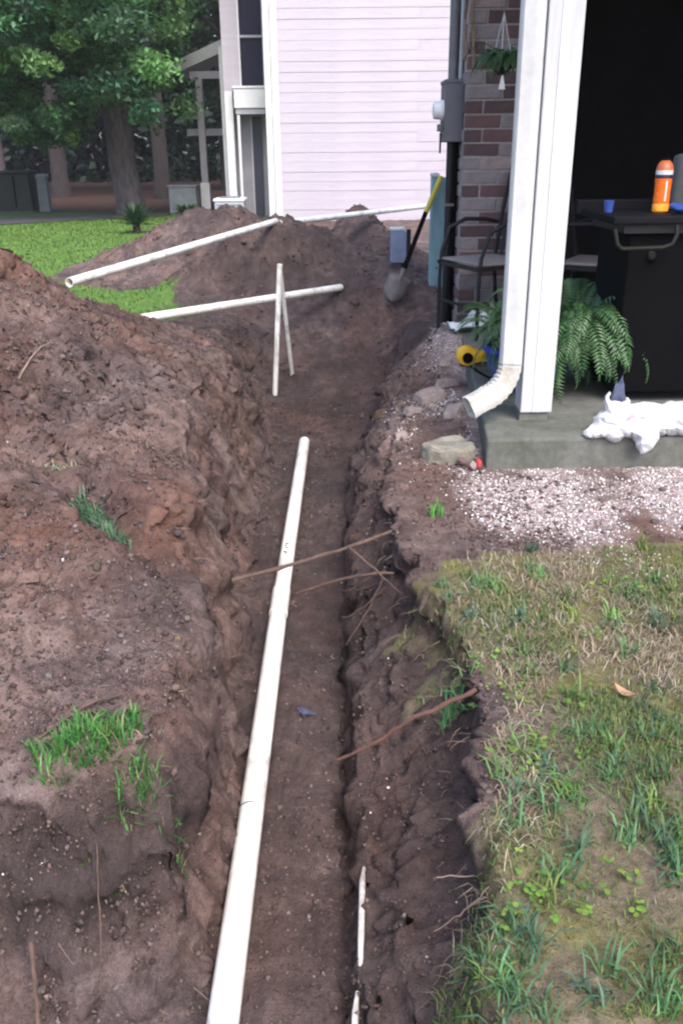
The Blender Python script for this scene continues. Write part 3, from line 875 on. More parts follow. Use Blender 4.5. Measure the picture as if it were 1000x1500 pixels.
PATH = [(-18, 13.8, 17.0), (-9, 15.2, 18.6), (-6.3, 16.6, 19.6), (-5.0, 18.0, 20.2), (-3.6, 19.4, 20.4)]
def path():
    pts = PATH
    v = []
    for x, a, b in pts:
        for t in np.linspace(0, 1, 5):
            y = a + (b - a) * t; v.append((x, y, H(x, y) + .02))
    f = [(i * 5 + k, (i + 1) * 5 + k, (i + 1) * 5 + k + 1, i * 5 + k + 1) for i in range(len(pts) - 1) for k in range(4)]
    o = MB().add(v, f).build('path', MAT['path']); tag(o, kind='structure')
path()
# ------------------------------------------------------------------ white pipes
def pipe_things():
    r = .0305
    p = empty('long_pipe', (-.232, 1.0, H(-.232, 1.0)))
    tag(p, 'long white plastic pipe lying along the trench floor', 'pipe')
    o0 = p.location
    def rel(x, y, z): return (x - o0.x, y - o0.y, z - o0.z)
    z0, zm, z1 = floor_z(np.array([.6, 2.8, 4.65])) + r + .008
    a, m_, e = (-.233, .45, z0), (-.226, 2.80, zm), (-.203, 4.66, z1 + .012)
    MB().hollow(rel(*a), rel(*m_), r, .004, 24, 8).build('pipe_length', MAT['pvc'], p, smooth=True)
    MB().hollow(rel(-.2262, 2.72, zm), rel(*e), r * .97, .004, 24, 8).build('pipe_length', MAT['pvc'], p, smooth=True)
    MB().hollow(rel(-.2263, 2.70, zm), rel(-.2252, 2.88, zm), r + .0025, .004, 24, 2).build('coupling', MAT['pvc'], p, smooth=True)
    MB().hollow(rel(-.2311, 1.70, z0 + (zm - z0) * .532), rel(-.2311, 1.704, z0 + (zm - z0) * .532), r + .0008, .002, 24, 1).build('ring_mark', MAT['conduit'], p)
    for k, (dy, w) in enumerate([(3.14, .010), (3.155, .014), (3.19, .012), (3.21, .008), (3.23, .015)]):
        MB().box(rel(-.2216 - .004 * (k % 2), dy, zm + r * .985 + .0005), (w, .007, .002)).build('print_mark', MAT['ink'], p)
    def pipe(a, b, r, label, mat='pvc', sag=0):
        c = Vector(a); o = empty('pipe', c); tag(o, label, 'pipe', 'loose white pipes')
        MB().hollow((0, 0, 0), Vector(b) - c, r, .004, 20, 8, sag).build('pipe_length', MAT[mat], o, smooth=True)
        return o
    pipe((-1.355, 4.50, .505), (-.49, 7.16, .59), .024, 'white pipe sloping from the left heap up over the middle dirt heap')
    pipe((-.46, 7.16, .575), (.89, 9.42, .555), .024, 'thin white pipe running from the heap towards the yellow shovel handle')
    pipe((-1.17, 5.0, .225), (.01, 6.62, H(0, 6.62) + .035), .026, 'white pipe lying level behind the two upright pipes')
    pipe((-.421, 5.45, H(-.421, 5.45) - .04), (-.352, 5.38, .478), .0165, 'tall upright white pipe leaning in the pit, its left one')
    pipe((-.318, 5.75, H(-.318, 5.75) - .02), (-.356, 5.44, .44), .0135, 'thinner slanting white pipe crossing the upright one in the pit')
    # old pipe mostly buried in the step of the trench
    for k, (pts, lab) in enumerate([([(.044, 1.46), (.036, 1.40), (.033, 1.33), (.029, 1.24), (.026, 1.17)], 'thin white buried pipe showing in the trench step beside the long pipe'),
                                    ([(.020, 1.155), (.016, 1.12), (.010, 1.05), (.004, .95)], 'end of a buried white pipe in the trench step at the bottom edge')]):
        q = [(x, y, H(x, y) + (-.012 if i in (0, len(pts) - 1) else .001)) for i, (x, y) in enumerate(pts)]
        o = MB().tube(q, [.003] + [.0065] * (len(q) - 2) + [.004], 8).build('buried_pipe', MAT['pvc_dirty'], smooth=True)
        tag(o, lab, 'pipe')
pipe_things()

# ------------------------------------------------------------------ roots and twigs
def wob(a, b, n, amp, seed, sag=0):
    r = random.Random(seed); a, b = Vector(a), Vector(b); out = []
    off = Vector((0, 0, 0))
    for i in range(n + 1):
        t = i / n
        if 0 < i < n: off = off * .6 + Vector((r.uniform(-1, 1), r.uniform(-1, 1), r.uniform(-1, 1))) * amp
        else: off = Vector((0, 0, 0))
        out.append(a.lerp(b, t) + off + Vector((0, 0, -sag * 4 * t * (1 - t))))
    return out

def roots():
    def root(parts, label, mat='root', name='tree_root'):
        m = MB()
        for a, b, r0, r1, seed, sag in parts:
            pts = wob(a, b, 12, .0025, seed, sag)
            m.tube(pts, [.78 * (r0 + (r1 - r0) * i / 12) * (1 + .18 * math.sin(i * 2.3 + seed)) for i in range(13)], 8)
        o = m.build(name, MAT[mat], smooth=True); tag(o, label, 'root', 'roots across the trench'); return o
    root([((-.345, 2.44, -.13), (.225, 2.58, .0), .0085, .0075, 1, .012), ((.02, 2.50, -.045), (.18, 2.26, -.09), .005, .003, 2, .0)],
         'longest brown root spanning the whole trench over the white pipe')
    root([((-.145, 2.50, -.21), (.155, 2.35, -.065), .007, .006, 3, -.015)], 'shorter brown root ending right of the white pipe')
    root([((.15, 2.36, -.08), (-.02, 2.62, -.26), .004, .002, 4, .02), ((.13, 2.33, -.10), (.0, 2.36, -.22), .003, .0015, 5, .015), ((.12, 2.37, -.1), (.01, 2.28, -.27), .003, .0015, 15, .01)],
         'fine hair roots hanging from the right trench side')
    root([((-.014, 1.72, -.25), (.16, 1.66, -.085), .0045, .0065, 6, .010), ((.16, 1.66, -.085), (.292, 1.625, .012), .0065, .007, 7, .004)],
         'reddish cut root sticking out from the right turf edge', 'root_red')
    root([((-1.115, 2.98, H(-1.115, 2.98) + .006), (-1.06, 3.23, H(-1.06, 3.23) + .012), .004, .003, 8, -.03)], 'pale thin root arching out of the upper left heap', 'root_pale')
    root([((-.60, 1.37, H(-.6, 1.37) + .004), (-.46, 1.52, H(-.46, 1.52) + .006), .0035, .0045, 9, -.02)], 'thin brown root lying above the grass tufts at lower left')
    root([((-.462, 1.265, -.07), (-.452, 1.145, -.30), .0022, .0012, 10, .02)], 'thin root dangling down the cut bank at lower left')
    root([((-.565, 1.15, -.19), (-.55, 1.085, -.36), .006, .005, 11, .012)], 'thick root stub in the cut bank at the lower left corner')
    root([((.33, 1.15, .01), (.165, 1.20, -.10), .0025, .0015, 12, .02), ((.24, 1.10, -.02), (.15, 1.10, -.12), .002, .001, 13, .01)], 'fine pale roots hanging from the near right turf edge', 'root_pale')
    root([((.19, 2.24, -.04), (.25, 2.16, -.015), .004, .002, 14, -.02), ((.215, 2.2, -.06), (.29, 2.12, .01), .003, .002, 16, 0)], 'small twigs poking from the right edge below the long root', 'root_pale')
roots()

def root_hairs():
    r = random.Random(77); m = MB()
    for k in range(150):
        if k % 2:
            y = .98 + 3.2 * r.random() ** 1.4; x = float(rim_right(np.array([y]))[0]) - r.uniform(.01, .07); d = Vector((-1, r.uniform(-.8, .8), r.uniform(-.9, .2)))
        else:
            y = 1.0 + 3.4 * r.random() ** 1.3; x = float(foot_left(np.array([y]))[0]) - r.uniform(.03, .5); d = Vector((1, r.uniform(-.9, .5), r.uniform(-.3, .6)))
        L = r.uniform(.02, .075); p = Vector((x, y, H(x, y) - .006)); pts = [p]
        for i in range(5):
            d = (d.normalized() + Vector((r.uniform(-.5, .5), r.uniform(-.5, .5), r.uniform(-.45, .25)))).normalized(); pts.append(pts[-1] + d * L / 5)
        m.tube(pts, [.0011 * (1 - .15 * i) for i in range(6)], 4, caps=False)
    o = link_mesh('root_hairs', m.mesh('root_hairs', clean=False), MAT['root_pale']); tag(o, 'fine torn root hairs in the trench sides', 'root hairs', kind='stuff')
root_hairs()

# ------------------------------------------------------------------ small things round the pit and slab
def stone_block():
    m = MB().prism([(.308, 3.20), (.34, 3.15), (.44, 3.12), (.505, 3.13), (.515, 3.22), (.47, 3.29), (.36, 3.27)], 'z', -.03, .068)
    me = m.mesh('concrete_chunk', .012)
    bm = bmesh.new(); bm.from_mesh(me)
    bmesh.ops.subdivide_edges(bm, edges=bm.edges, cuts=3, use_grid_fill=True); bm.to_mesh(me); bm.free()
    rough_mesh(me, .008, 16, 3)
    o = link_mesh('concrete_chunk', me, MAT['stone']); tag(o, 'broken concrete chunk under the downspout elbow', 'concrete chunk')
    r = random.Random(2)
    for k, (x, y, c, lab) in enumerate([(.455, 3.10, 'brick_red', 'brown brick scrap in front of the concrete chunk'), (.505, 3.085, 'red_bit', 'bright red scrap at the slab corner'),
                                       (.488, 3.055, 'brick_pale', 'pink scrap lowest at the slab corner')]):
        me = MB().ell((0, 0, 0), (.022, .016, .014), 8, 6).mesh('scrap'); rough_mesh(me, .008, 40, k)
        o = link_mesh('scrap', me, MAT[c], loc=(x, y, H(x, y) + .014), rot=(r.random(), r.random(), r.random() * 3)); tag(o, lab, 'scrap')
    # brown rock face in the pit wall
    me = MB().ell((0, 0, 0), (.085, .06, .07), 14, 10).mesh('rock'); rough_mesh(me, .02, 11, 8)
    o = link_mesh('rock', me, MAT['rock'], loc=(.262, 4.45, H(.262, 4.45) + .01), smooth=True); tag(o, 'tan rock bulging from the right side of the pit', 'rock')
MAT['rock'] = simple('rock', (.150, .088, .045), (.085, .052, .033), 12, .95, bstr=.7, bdist=.006, bscale=60, fine=.35)
stone_block()

def hand_tool():
    t = empty('hand_tool', (.648, 4.24, .12))
    tag(t, 'yellow hand tool with a round dark hub on the slab edge', 'tool')
    poly = []
    for k in range(22):
        a = math.pi * .28 + (2 * math.pi - .56 * math.pi) * k / 21
        poly.append((-.028 + .050 * math.cos(a), .052 + .046 * math.sin(a)))
    poly += [(.045, .026), (.085, .030), (.092, .060), (.080, .075), (.045, .072)]
    MB().prism(poly, 'y', -.03, .03).build('body', MAT['yellow'], t, .006, True)
    m = MB().lathe([(.026, 0), (.026, .012), (.018, .014)], 18)
    rot = Matrix.Rotation(R(90), 3, 'X'); m.v = [tuple(rot @ Vector(v) + Vector((-.026, -.028, .046))) for v in m.v]
    m.build('hub', MAT['black_plastic'], t, smooth=True)
    MB().bbox(.078, .102, -.02, .02, .066, .096).build('nozzle', MAT['label_white'], t, .005)
    MB().bbox(-.06, .09, -.022, .022, .0, .012).build('foot', MAT['brick_dark'], t, .004)
    # black cable running from the tool towards the pot
    c = MB().tube([(.64, 4.19, .127), (.66, 4.08, .126), (.69, 3.98, .126), (.74, 3.93, .126)], .006, 8).build('cable', MAT['black_plastic'], smooth=True)
    tag(c, 'short black cable on the slab below the yellow tool', 'cable')
    # crumpled pale sheet
    n = 12; v = []; f = []
    for i in range(n):
        for j in range(n):
            u, w = i / (n - 1), j / (n - 1)
            v.append((u * .30, w * .16, .02 + .035 * math.sin(u * 7 + w * 3) * w + .03 * u + .012 * math.sin(w * 13 + u * 9)))
    for i in range(n - 1):
        for j in range(n - 1): f.append((i * n + j, (i + 1) * n + j, (i + 1) * n + j + 1, i * n + j + 1))
    me = MB().add(v, f).mesh('plastic_sheet', smooth=True)
    o = link_mesh('plastic_sheet', me, MAT['paper'], loc=(.66, 4.98, .125), rot=(.1, -.1, .35))
    sol = o.modifiers.new('thick', 'SOLIDIFY'); sol.thickness = .002
    tag(o, 'crumpled pale blue plastic sheet under the black chair', 'sheet')
    # scrap in the trench
    m = MB()
    for k in range(3): m.box((k * .012, (k % 2) * .008, .006 + .003 * k), (.040, .012, .004), Matrix.Rotation(.5 * k - .5, 3, 'Z'))
    o = m.build('litter', MAT['cloth_blue'], loc=(-.125, 2.16, H(-.125, 2.16) + .004), rot=(0, .1, -.5)); tag(o, 'small blue grey litter scrap on the trench floor', 'litter')
hand_tool()

def utility_post():
    p = empty('marker_post', (.715, 6.64, H(.715, 6.64)))
    tag(p, 'teal square utility post between shovel and brick wall', 'post')
    z0 = p.location.z; top = .915 - z0
    MB().bbox(-.052, .058, -.05, .05, -.15, top).build('post', MAT['teal_post'], p, .008)
    MB().bbox(-.056, .0, -.054, .054, top + .001, top + .03).build('cap', MAT['paper'], p, .006)
    MB().lathe([(.007, 0), (.007, .006)], 8, (0, 0, 0)).build('bolt', MAT['black_metal'], p, loc=(.0, -.051, .12), rot=(R(90), 0, 0))
    # box on a stake
    z = H(.447, 6.78)
    b = empty('junction_box', (.447, 6.78, z)); tag(b, 'small blue grey box on a stake beside the shovel', 'junction box')
    t = .545 - z
    MB().bbox(-.062, .058, -.04, .04, t - .23, t).build('box', MAT['box_blue'], b, .008)
    MB().bbox(-.066, .04, -.044, .044, t + .001, t + .022).build('lid', MAT['paper'], b, .006)
    MB().bbox(.0585, .088, -.03, .03, t - .20, t + .01).build('hinge_plate', MAT['black_metal'], b, .005)
    MB().bbox(.02, .05, -.02, .02, -.15, t - .231).build('stake', MAT['black_metal'], b)
    # shovel leaning against the post
    s = empty('shovel', (.44, 6.36, H(.44, 6.36))); tag(s, 'shovel with yellow and black handle leaning on the teal post', 'shovel')
    def q(x, y, z): return Vector((x, y, z)) - s.location
    top, mid, low = q(.722, 6.53, .925), q(.618, 6.50, .69), q(.455, 6.38, .30)
    MB().tube([mid, mid.lerp(low, .5), low], [.0165, .0165, .019], 12).build('shaft', MAT['black_plastic'], s, smooth=True)
    MB().tube([top, top.lerp(mid, .5), mid], .018, 12).build('grip', MAT['yellow_handle'], s, smooth=True)
    d = (low - top).normalized(); side = d.cross(Vector((0, 1, .2))).normalized(); nrm = side.cross(d)
    v = []; f = []; nn = 9; mm = 7
    for i in range(nn):
        t = i / (nn - 1); w = .085 * (1 if t < .55 else math.sqrt(max(0, 1 - ((t - .55) / .46) ** 2)))
        if t < .1: w = .06 + .25 * t
        for j in range(mm):
            u = j / (mm - 1) * 2 - 1
            v.append(low + d * (.03 + t * .20) + side * u * w + nrm * (.022 * u * u - .012))
    for i in range(nn - 1):
        for j in range(mm - 1): f.append((i * mm + j, (i + 1) * mm + j, (i + 1) * mm + j + 1, i * mm + j + 1))
    o = MB().add(v, f).build('blade', MAT['steel'], s, smooth=True)
    sol = o.modifiers.new('thick', 'SOLIDIFY'); sol.thickness = .003
    MB().tube([low - d * .02, low + d * .07], [.021, .016], 10).build('socket', MAT['steel'], s, smooth=True)
utility_post()

MAT['dim_grey'] = simple('dim_grey', (.06, .068, .075), (.04, .046, .05), 8, .8)
# ------------------------------------------------------------------ patio furniture
def patio_chair(loc, rz, label):
    """seat faces local -x"""
    c = empty('patio_chair', loc, rz); c.scale = (.87, .87, .95); tag(c, label, 'chair', 'black metal patio chairs')
    bm_ = MAT['black_metal']
    for s in (-1, 1):
        y = s * .24
        MB().tube([(-.23, y, 0), (-.235, y, .30), (-.225, y, .46), (-.17, y, .60), (-.05, y, .645), (.10, y, .640), (.20, y, .62)], .0125, 10).build('arm', bm_, c, smooth=True)
        MB().tube([(.25, y, 0), (.21, y, .22), (.19, y, .40), (.24, y, .70), (.29, y, .92)], .0135, 10).build('back_leg', bm_, c, smooth=True)
        MB().box((-.04, y, .405), (.42, .022, .022)).build('seat_rail', bm_, c)
    for x in (-.23, .17): MB().box((x, 0, .400), (.022, .48, .022)).build('cross_rail', bm_, c)
    MB().tube([(.285, -.24, .92), (.30, 0, .945), (.285, .24, .92)], .0135, 10).build('top_rail', bm_, c, smooth=True)
    seat = MB().box((-.03, 0, .425), (.40, .455, .016)).build('seat', MAT['sling'], c, .006)
    for k in range(5):
        y = -.16 + k * .08
        MB().tube([(.185, y, .42), (.235, y, .70), (.285, y, .925)], .019, 8, flat=.4).build('back_slat', bm_, c, smooth=True)
    MB().box((-.23, 0, .18), (.014, .48, .014)).build('stretcher', bm_, c)
    return c
patio_chair((.855, 5.10, .12), .42, 'black metal patio chair standing before the brick wall')
patio_chair((1.42, 5.0, .12), R(150), 'dim black patio chair behind the fern inside the dark patio')

def cart():
    t = empty('serving_cart', (1.5, 3.62, .12)); tag(t, 'black serving cart with a metal tube handle inside the patio', 'cart')
    bx, by = 1.5, 3.62
    def bb(x0, x1, y0, y1, z0, z1): return MB().bbox(x0 - bx, x1 - bx, y0 - by, y1 - by, z0 - .12, z1 - .12)
    bb(1.05, 2.05, 3.50, 4.0, .835, .865).build('top', MAT['table_top'], t, .006)
    bb(1.03, 2.07, 3.98, 4.03, .84, .90).build('back_rail', MAT['table_top'], t, .006)
    bb(1.135, 2.0, 3.55, 3.97, .16, .80).build('cabinet', MAT['black_plastic'], t, .01)
    bb(1.10, 2.04, 3.52, 3.98, .801, .834).build('frame', MAT['black_metal'], t)
    bb(1.535, 1.541, 3.546, 3.551, .18, .79).build('door_gap', MAT['black_metal'], t)
    for x in (1.17, 1.96):
        for y in (3.59, 3.93): bb(x - .02, x + .02, y - .02, y + .02, .12, .159).build('foot', MAT['black_metal'], t)
    def L(x, y, z): return (x - bx, y - by, z - .12)
    MB().tube([L(1.055, 3.49, .82), L(1.065, 3.475, .765), L(1.085, 3.47, .748), L(1.24, 3.47, .752), L(1.275, 3.47, .765), L(1.29, 3.475, .80), L(1.29, 3.49, .83)], .009, 10).build('handle', MAT['bronze'], t, smooth=True)
    m = MB().lathe([(.018, 0), (.018, .014), (.012, .02)], 14); m.build('knob', MAT['bronze'], t, loc=L(1.225, 3.55, .715), rot=(R(90), 0, 0), smooth=True)

    b = empty('drink_bottle', (1.291, 3.70, .865)); b.scale = (.86, .86, 1.0); tag(b, 'orange drink bottle with white and navy bands on the cart', 'bottle')
    MB().lathe([(.030, 0), (.037, .006), (.038, .028), (.036, .034)], 24).build('base', MAT['orange_pale'], b, smooth=True)
    MB().lathe([(.036, .0345), (.037, .05), (.0355, .08), (.037, .11), (.038, .128)], 24).build('body', MAT['orange'], b, smooth=True)
    MB().lathe([(.0385, .1282), (.0385, .142)], 24).build('navy_band', MAT['navy'], b, smooth=True)
    MB().lathe([(.0385, .1422), (.0385, .158)], 24).build('white_band', MAT['label_white'], b, smooth=True)
    MB().lathe([(.038, .1582), (.036, .172), (.028, .186), (.018, .194)], 24).build('shoulder', MAT['label_red'], b, smooth=True)
    MB().lathe([(.0165, .1942), (.0165, .206), (.014, .208)], 18).build('cap', MAT['black_plastic'], b, smooth=True)
    MB().bbox(.000, .007, -.0395, -.0365, .045, .120).build('painted_glint', MAT['label_white'], b)  # white highlight painted down the front of the bottle

    c = MB().lathe([(.016, 0), (.021, .045), (.019, .045), (.015, .004)], 16, cap=False).build('cup', MAT['blue_plastic'], loc=(1.09, 3.72, .866), smooth=True)
    tag(c, 'small blue cup at the left end of the cart top', 'cup')
    me = MB().ell((0, 0, 0), (.075, .05, .022), 18, 10).mesh('packet'); rough_mesh(me, .010, 30, 4)
    o = link_mesh('packet', me, MAT['blue_plastic'], loc=(1.372, 3.60, .887), smooth=True); tag(o, 'crumpled blue packet beside the orange bottle', 'packet')
    me = MB().box((0, 0, .11), (.15, .09, .22), taper=.72).mesh('bag', .02); rough_mesh(me, .01, 14, 6)
    o = link_mesh('bag', me, MAT['dim_grey'], loc=(1.44, 3.86, .867), rot=(0, 0, .2), smooth=True); tag(o, 'dim grey bag behind the bottle at the right edge', 'bag')
cart()

# ------------------------------------------------------------------ ferns
def frond_mesh(k):
    r = random.Random(40 + k); m = MB()
    pts = []
    L = .36 + .06 * k; n = 22
    for i in range(n + 1):
        t = i / n
        a = 1.15 - 2.15 * t - .12 * k * t
        if i == 0: p = Vector((0, 0, 0))
        else: p = pts[-1] + Vector((math.cos(a), 0, math.sin(a))) * (L / n)
        pts.append(p)
    m.tube(pts, [.0025 * (1 - .7 * i / n) for i in range(n + 1)], 4, caps=False)
    for i in range(3, n + 1):
        t = i / n; ll = .060 * math.sin(math.pi * min(1, t * .92 + .12)) ** .7 + .008
        d = (pts[i] - pts[i - 1]).normalized()
        for s in (-1, 1):
            p = pts[i]; tip = p + Vector((0, s * ll, -.012 - r.random() * .012)) + d * ll * .35
            w = d * .0085; mid = p.lerp(tip, .45) + Vector((0, 0, .005))
            m.add([p, mid - w, tip, mid + w], [(0, 1, 2, 3)] if s > 0 else [(3, 2, 1, 0)])
    me = m.mesh('frond'); me.materials.append(MAT['frond']); return me

FR = [frond_mesh(k) for k in range(4)]
def fern_fronds(parent, n, c, seed, s0, s1, spread=1.0, droop=0.0):
    r = random.Random(seed)
    for i in range(n):
        o = bpy.data.objects.new('frond', FR[i % 4]); col.objects.link(o); o.parent = parent
        a = r.random() * 2 * math.pi; q = r.random()
        o.location = (c[0] + .05 * math.cos(a) * spread, c[1] + .05 * math.sin(a) * spread, c[2] + r.uniform(-.02, .02))
        o.rotation_euler = (r.uniform(-.25, .25), droop + r.uniform(-.6, .55), a)
        sc = r.uniform(s0, s1); o.scale = (sc, sc, sc)

def ferns():
    f = empty('potted_fern', (.80, 3.83, .12)); tag(f, 'big green fern in a blue pot behind the white post', 'fern')
    MB().lathe([(.10, 0), (.125, .04), (.15, .12), (.155, .165), (.168, .168), (.168, .19), (.150, .19), (.143, .15)], 30).build('pot', MAT['blue_glaze'], f, smooth=True)
    MB().lathe([(.14, .14), (.14, .165)], 20).build('potting_soil', MAT['brick_dark'], f)
    fern_fronds(f, 80, (.07, .0, .20), 1, .5, .72)
    fern_fronds(f, 45, (-.06, .10, .26), 4, .38, .55, 1.2, -.2)
    fern_fronds(f, 110, (.22, .0, .28), 8, .55, .85, 1.6)
    fern_fronds(f, 120, (.21, -.05, .22), 9, .42, .75, 2.4, .45)
    h = empty('hanging_plant', (.80, 4.75, 1.40)); tag(h, 'small hanging fern basket on white strings before the brick wall', 'hanging plant')
    MB().lathe([(.02, .0), (.055, .03), (.062, .065), (.058, .065)], 18, (0, 0, .04)).build('basket', MAT['utility_green'], h, smooth=True)
    for k in range(3):
        a = k * 2.1 + .3
        MB().tube([(.055 * math.cos(a), .055 * math.sin(a), .10), (0, 0, .30)], .0028, 6).build('string', MAT['white_paint'], h)
    MB().tube([(0, 0, .30), (0, 0, 1.21)], .0025, 6).build('string', MAT['conduit'], h)
    MB().prism([(-.016, 0), (.016, 0), (.004, .06), (-.004, .06)], 'y', -.003, .003).build('name_tag', MAT['label_white'], h, loc=(-.005, -.07, -.03))
    fern_fronds(h, 110, (0, 0, .10), 3, .18, .36, .6, .2)
ferns()

# ------------------------------------------------------------------ plastic bag on the slab edge
def plastic_bag():
    d = empty('plastic_bag', (1.165, 3.12, .12)); d.scale = (1, 1, .92); tag(d, 'crumpled white plastic bag with two upright handles on the slab edge', 'bag')
    m = MB()
    ry = lambda a: Matrix.Rotation(a, 3, 'Y')
    # swollen body running off to the right, a smaller lobe on the left, pulled-out corners
    m.ell((-.03, .0, .060), (.115, .085, .070)); m.ell((.09, .01, .060), (.13, .09, .064)); m.ell((.24, .02, .058), (.12, .09, .058))
    m.ell((-.160, -.005, .055), (.070, .066, .050)); m.ell((-.12, -.03, .045), (.06, .05, .042))
    m.tube([(-.17, -.01, .045), (-.215, -.03, .026), (-.262, -.045, .010)], [.052, .040, .014], 12, flat=.6)
    m.tube([(-.16, -.03, .030), (-.150, -.062, .006)], [.045, .022], 12)
    m.tube([(-.05, -.05, .04), (-.052, -.085, .010), (-.066, -.100, -.035), (-.062, -.102, -.045)], [.060, .046, .018, .010], 12)
    # the two handles standing up
    m.tube([(-.172, -.010, .100), (-.186, -.012, .135), (-.190, -.012, .160), (-.178, -.012, .180)], [.036, .020, .015, .010], 12, flat=.5)
    m.tube([(-.135, .0, .100), (-.116, .0, .122), (-.104, .0, .140), (-.112, .0, .152)], [.036, .024, .013, .008], 12, flat=.5)
    m.ell((-.155, -.006, .118), (.034, .022, .022))
    o = link_mesh('film', m.mesh('film', clean=False), MAT['bag_film'], d)
    rm = o.modifiers.new('one_skin', 'REMESH'); rm.mode = 'VOXEL'; rm.voxel_size = .005; rm.use_smooth_shade = True
    sm = o.modifiers.new('soft', 'SMOOTH'); sm.factor = .5; sm.iterations = 4
    dg = bpy.context.evaluated_depsgraph_get(); me = bpy.data.meshes.new_from_object(o.evaluated_get(dg))
    o.modifiers.clear(); o.data = me; me.name = 'film'
    n = len(me.vertices); co = np.empty(n * 3, np.float32); nn = np.empty(n * 3, np.float32)
    me.vertices.foreach_get('co', co); me.vertices.foreach_get('normal', nn); co = co.reshape(-1, 3); nn = nn.reshape(-1, 3)
    u = co[:, 0] + co[:, 2] * .6; w = co[:, 1] + co[:, 2] * .9
    dis = .011 * fbm(u * 18, w * 18, 210, 3, .6) * np.clip(1.2 - np.abs(co[:, 2] - .05) * 9, .15, 1)
    co += nn * (dis * .9)[:, None].astype(np.float32); me.vertices.foreach_set('co', co.ravel()); me.update()
    dc = o.modifiers.new('creases', 'DECIMATE'); dc.ratio = min(1, 1100 / len(me.polygons))
    me.polygons.foreach_set('use_smooth', np.zeros(len(me.polygons), bool))
    MB().ell((-.118, -.062, .083), (.007, .006, .022), 12, 8, ry(.6)).build('print', MAT['pink_print'], d, smooth=True)
    # dark crumpled cloth behind the handles
    n = 14; v = []; f = []
    for i in range(n):
        for j in range(n):
            u, w = i / (n - 1) - .5, j / (n - 1) - .5
            hgt = .165 * math.exp(-((u + .10) ** 2 * 14 + (w + .3 * u) ** 2 * 40)) + .018 * math.sin(u * 31 + w * 17) * math.cos(w * 29) + .11 * math.exp(-((u - .15) ** 2 + (w - .1) ** 2) * 25) + .015 * math.sin(u * 23 + w * 9) + .012
            v.append((u * .22, w * .18, hgt))
    for i in range(n - 1):
        for j in range(n - 1): f.append((i * n + j, (i + 1) * n + j, (i + 1) * n + j + 1, i * n + j + 1))
    o = MB().add(v, f).build('cloth', MAT['cloth_blue'], smooth=True, loc=(1.085, 3.30, .123)); o.scale = (.46, .46, .80); tag(o, 'dark blue grey cloth heaped behind the white plastic bag', 'cloth')
    sol = o.modifiers.new('thick', 'SOLIDIFY'); sol.thickness = .004
plastic_bag()

# ------------------------------------------------------------------ broken concrete and rubble by the slab
def rubble():
    r = random.Random(31)
    items = [(.50, 3.72, .060, 'pale flat rubble piece beside the slab just past the elbow'), (.42, 4.02, .075, 'pale broken slab piece at the right lip of the pit'), (.54, 4.32, .055, 'pale rubble piece left of the yellow tool'),
             (.33, 3.86, .040, 'small pale stone on the right pit lip'), (.58, 4.72, .050, 'grey rubble piece near the plastic sheet'), (.25, 3.45, .030, 'small pinkish stone in the dirt left of the concrete chunk')]
    for k, (x, y, s, lab) in enumerate(items):
        me = MB().box((0, 0, 0), (s * 2, s * 1.4, s * .8), taper=.8).mesh('rubble', .006)
        bm = bmesh.new(); bm.from_mesh(me); bmesh.ops.subdivide_edges(bm, edges=bm.edges, cuts=2, use_grid_fill=True); bm.to_mesh(me); bm.free()
        rough_mesh(me, s * .16, .5 / s, 60 + k)
        o = link_mesh('rubble', me, MAT['rubble'], loc=(x, y, H(x, y) + s * .12), rot=(r.uniform(-.25, .25), r.uniform(-.25, .25), r.random() * 3)); tag(o, lab, 'rubble', 'rubble along the slab')
MAT['rubble'] = simple('rubble', (.33, .27, .25), (.20, .15, .14), 16, .9, bstr=.6, bdist=.004, bscale=60, fine=.3)
rubble()
# ------------------------------------------------------------------ leaves, blades, clods (vectorised)
def unit(n):
    v = rng.normal(size=(n, 3)); return v / np.linalg.norm(v, axis=1, keepdims=True)

def leaf_mesh(name, P, size, tint, flat=.35):
    """one folded leaf (two triangles each side) at every point"""
    n = len(P)
    nr = unit(n); nr[:, 2] = np.abs(nr[:, 2]) + flat; nr /= np.linalg.norm(nr, axis=1, keepdims=True)
    t = unit(n); t -= nr * (t * nr).sum(1, keepdims=True); t /= np.linalg.norm(t, axis=1, keepdims=True)
    b = np.cross(nr, t); s = size[:, None]
    V = np.stack([P - t * s, P + b * s * .5 + nr * s * .12, P + t * s, P - b * s * .5 + nr * s * .12], 1).reshape(-1, 3)
    F = np.arange(n * 4).reshape(n, 4)
    return np_mesh(name, V, F, np.repeat(tint, 4, 0))

def blade_mesh(name, x, y, z, length, width, az, lean, tint):
    n = len(x)
    d = np.stack([np.cos(az), np.sin(az)], 1); sd = np.stack([-np.sin(az), np.cos(az)], 1)
    V = np.zeros((n, 5, 3))
    for k, (t, w) in enumerate(((0, 1), (.55, .85))):
        h = length * t * np.cos(lean * t); o = length * t * np.sin(lean * t)
        for q, sgn in ((0, -1), (1, 1)):
            V[:, 2 * k + q, 0] = x + d[:, 0] * o + sd[:, 0] * width * w * sgn * .5
            V[:, 2 * k + q, 1] = y + d[:, 1] * o + sd[:, 1] * width * w * sgn * .5
            V[:, 2 * k + q, 2] = z + h
    V[:, 4, 0] = x + d[:, 0] * length * np.sin(lean); V[:, 4, 1] = y + d[:, 1] * length * np.sin(lean); V[:, 4, 2] = z + length * np.cos(lean)
    i = np.arange(n)[:, None] * 5
    Q = np.hstack([i, i + 1, i + 3, i + 2]); T = np.hstack([i + 2, i + 3, i + 4])
    return np_mesh(name, V.reshape(-1, 3), [Q, T], np.repeat(tint, 5, 0))

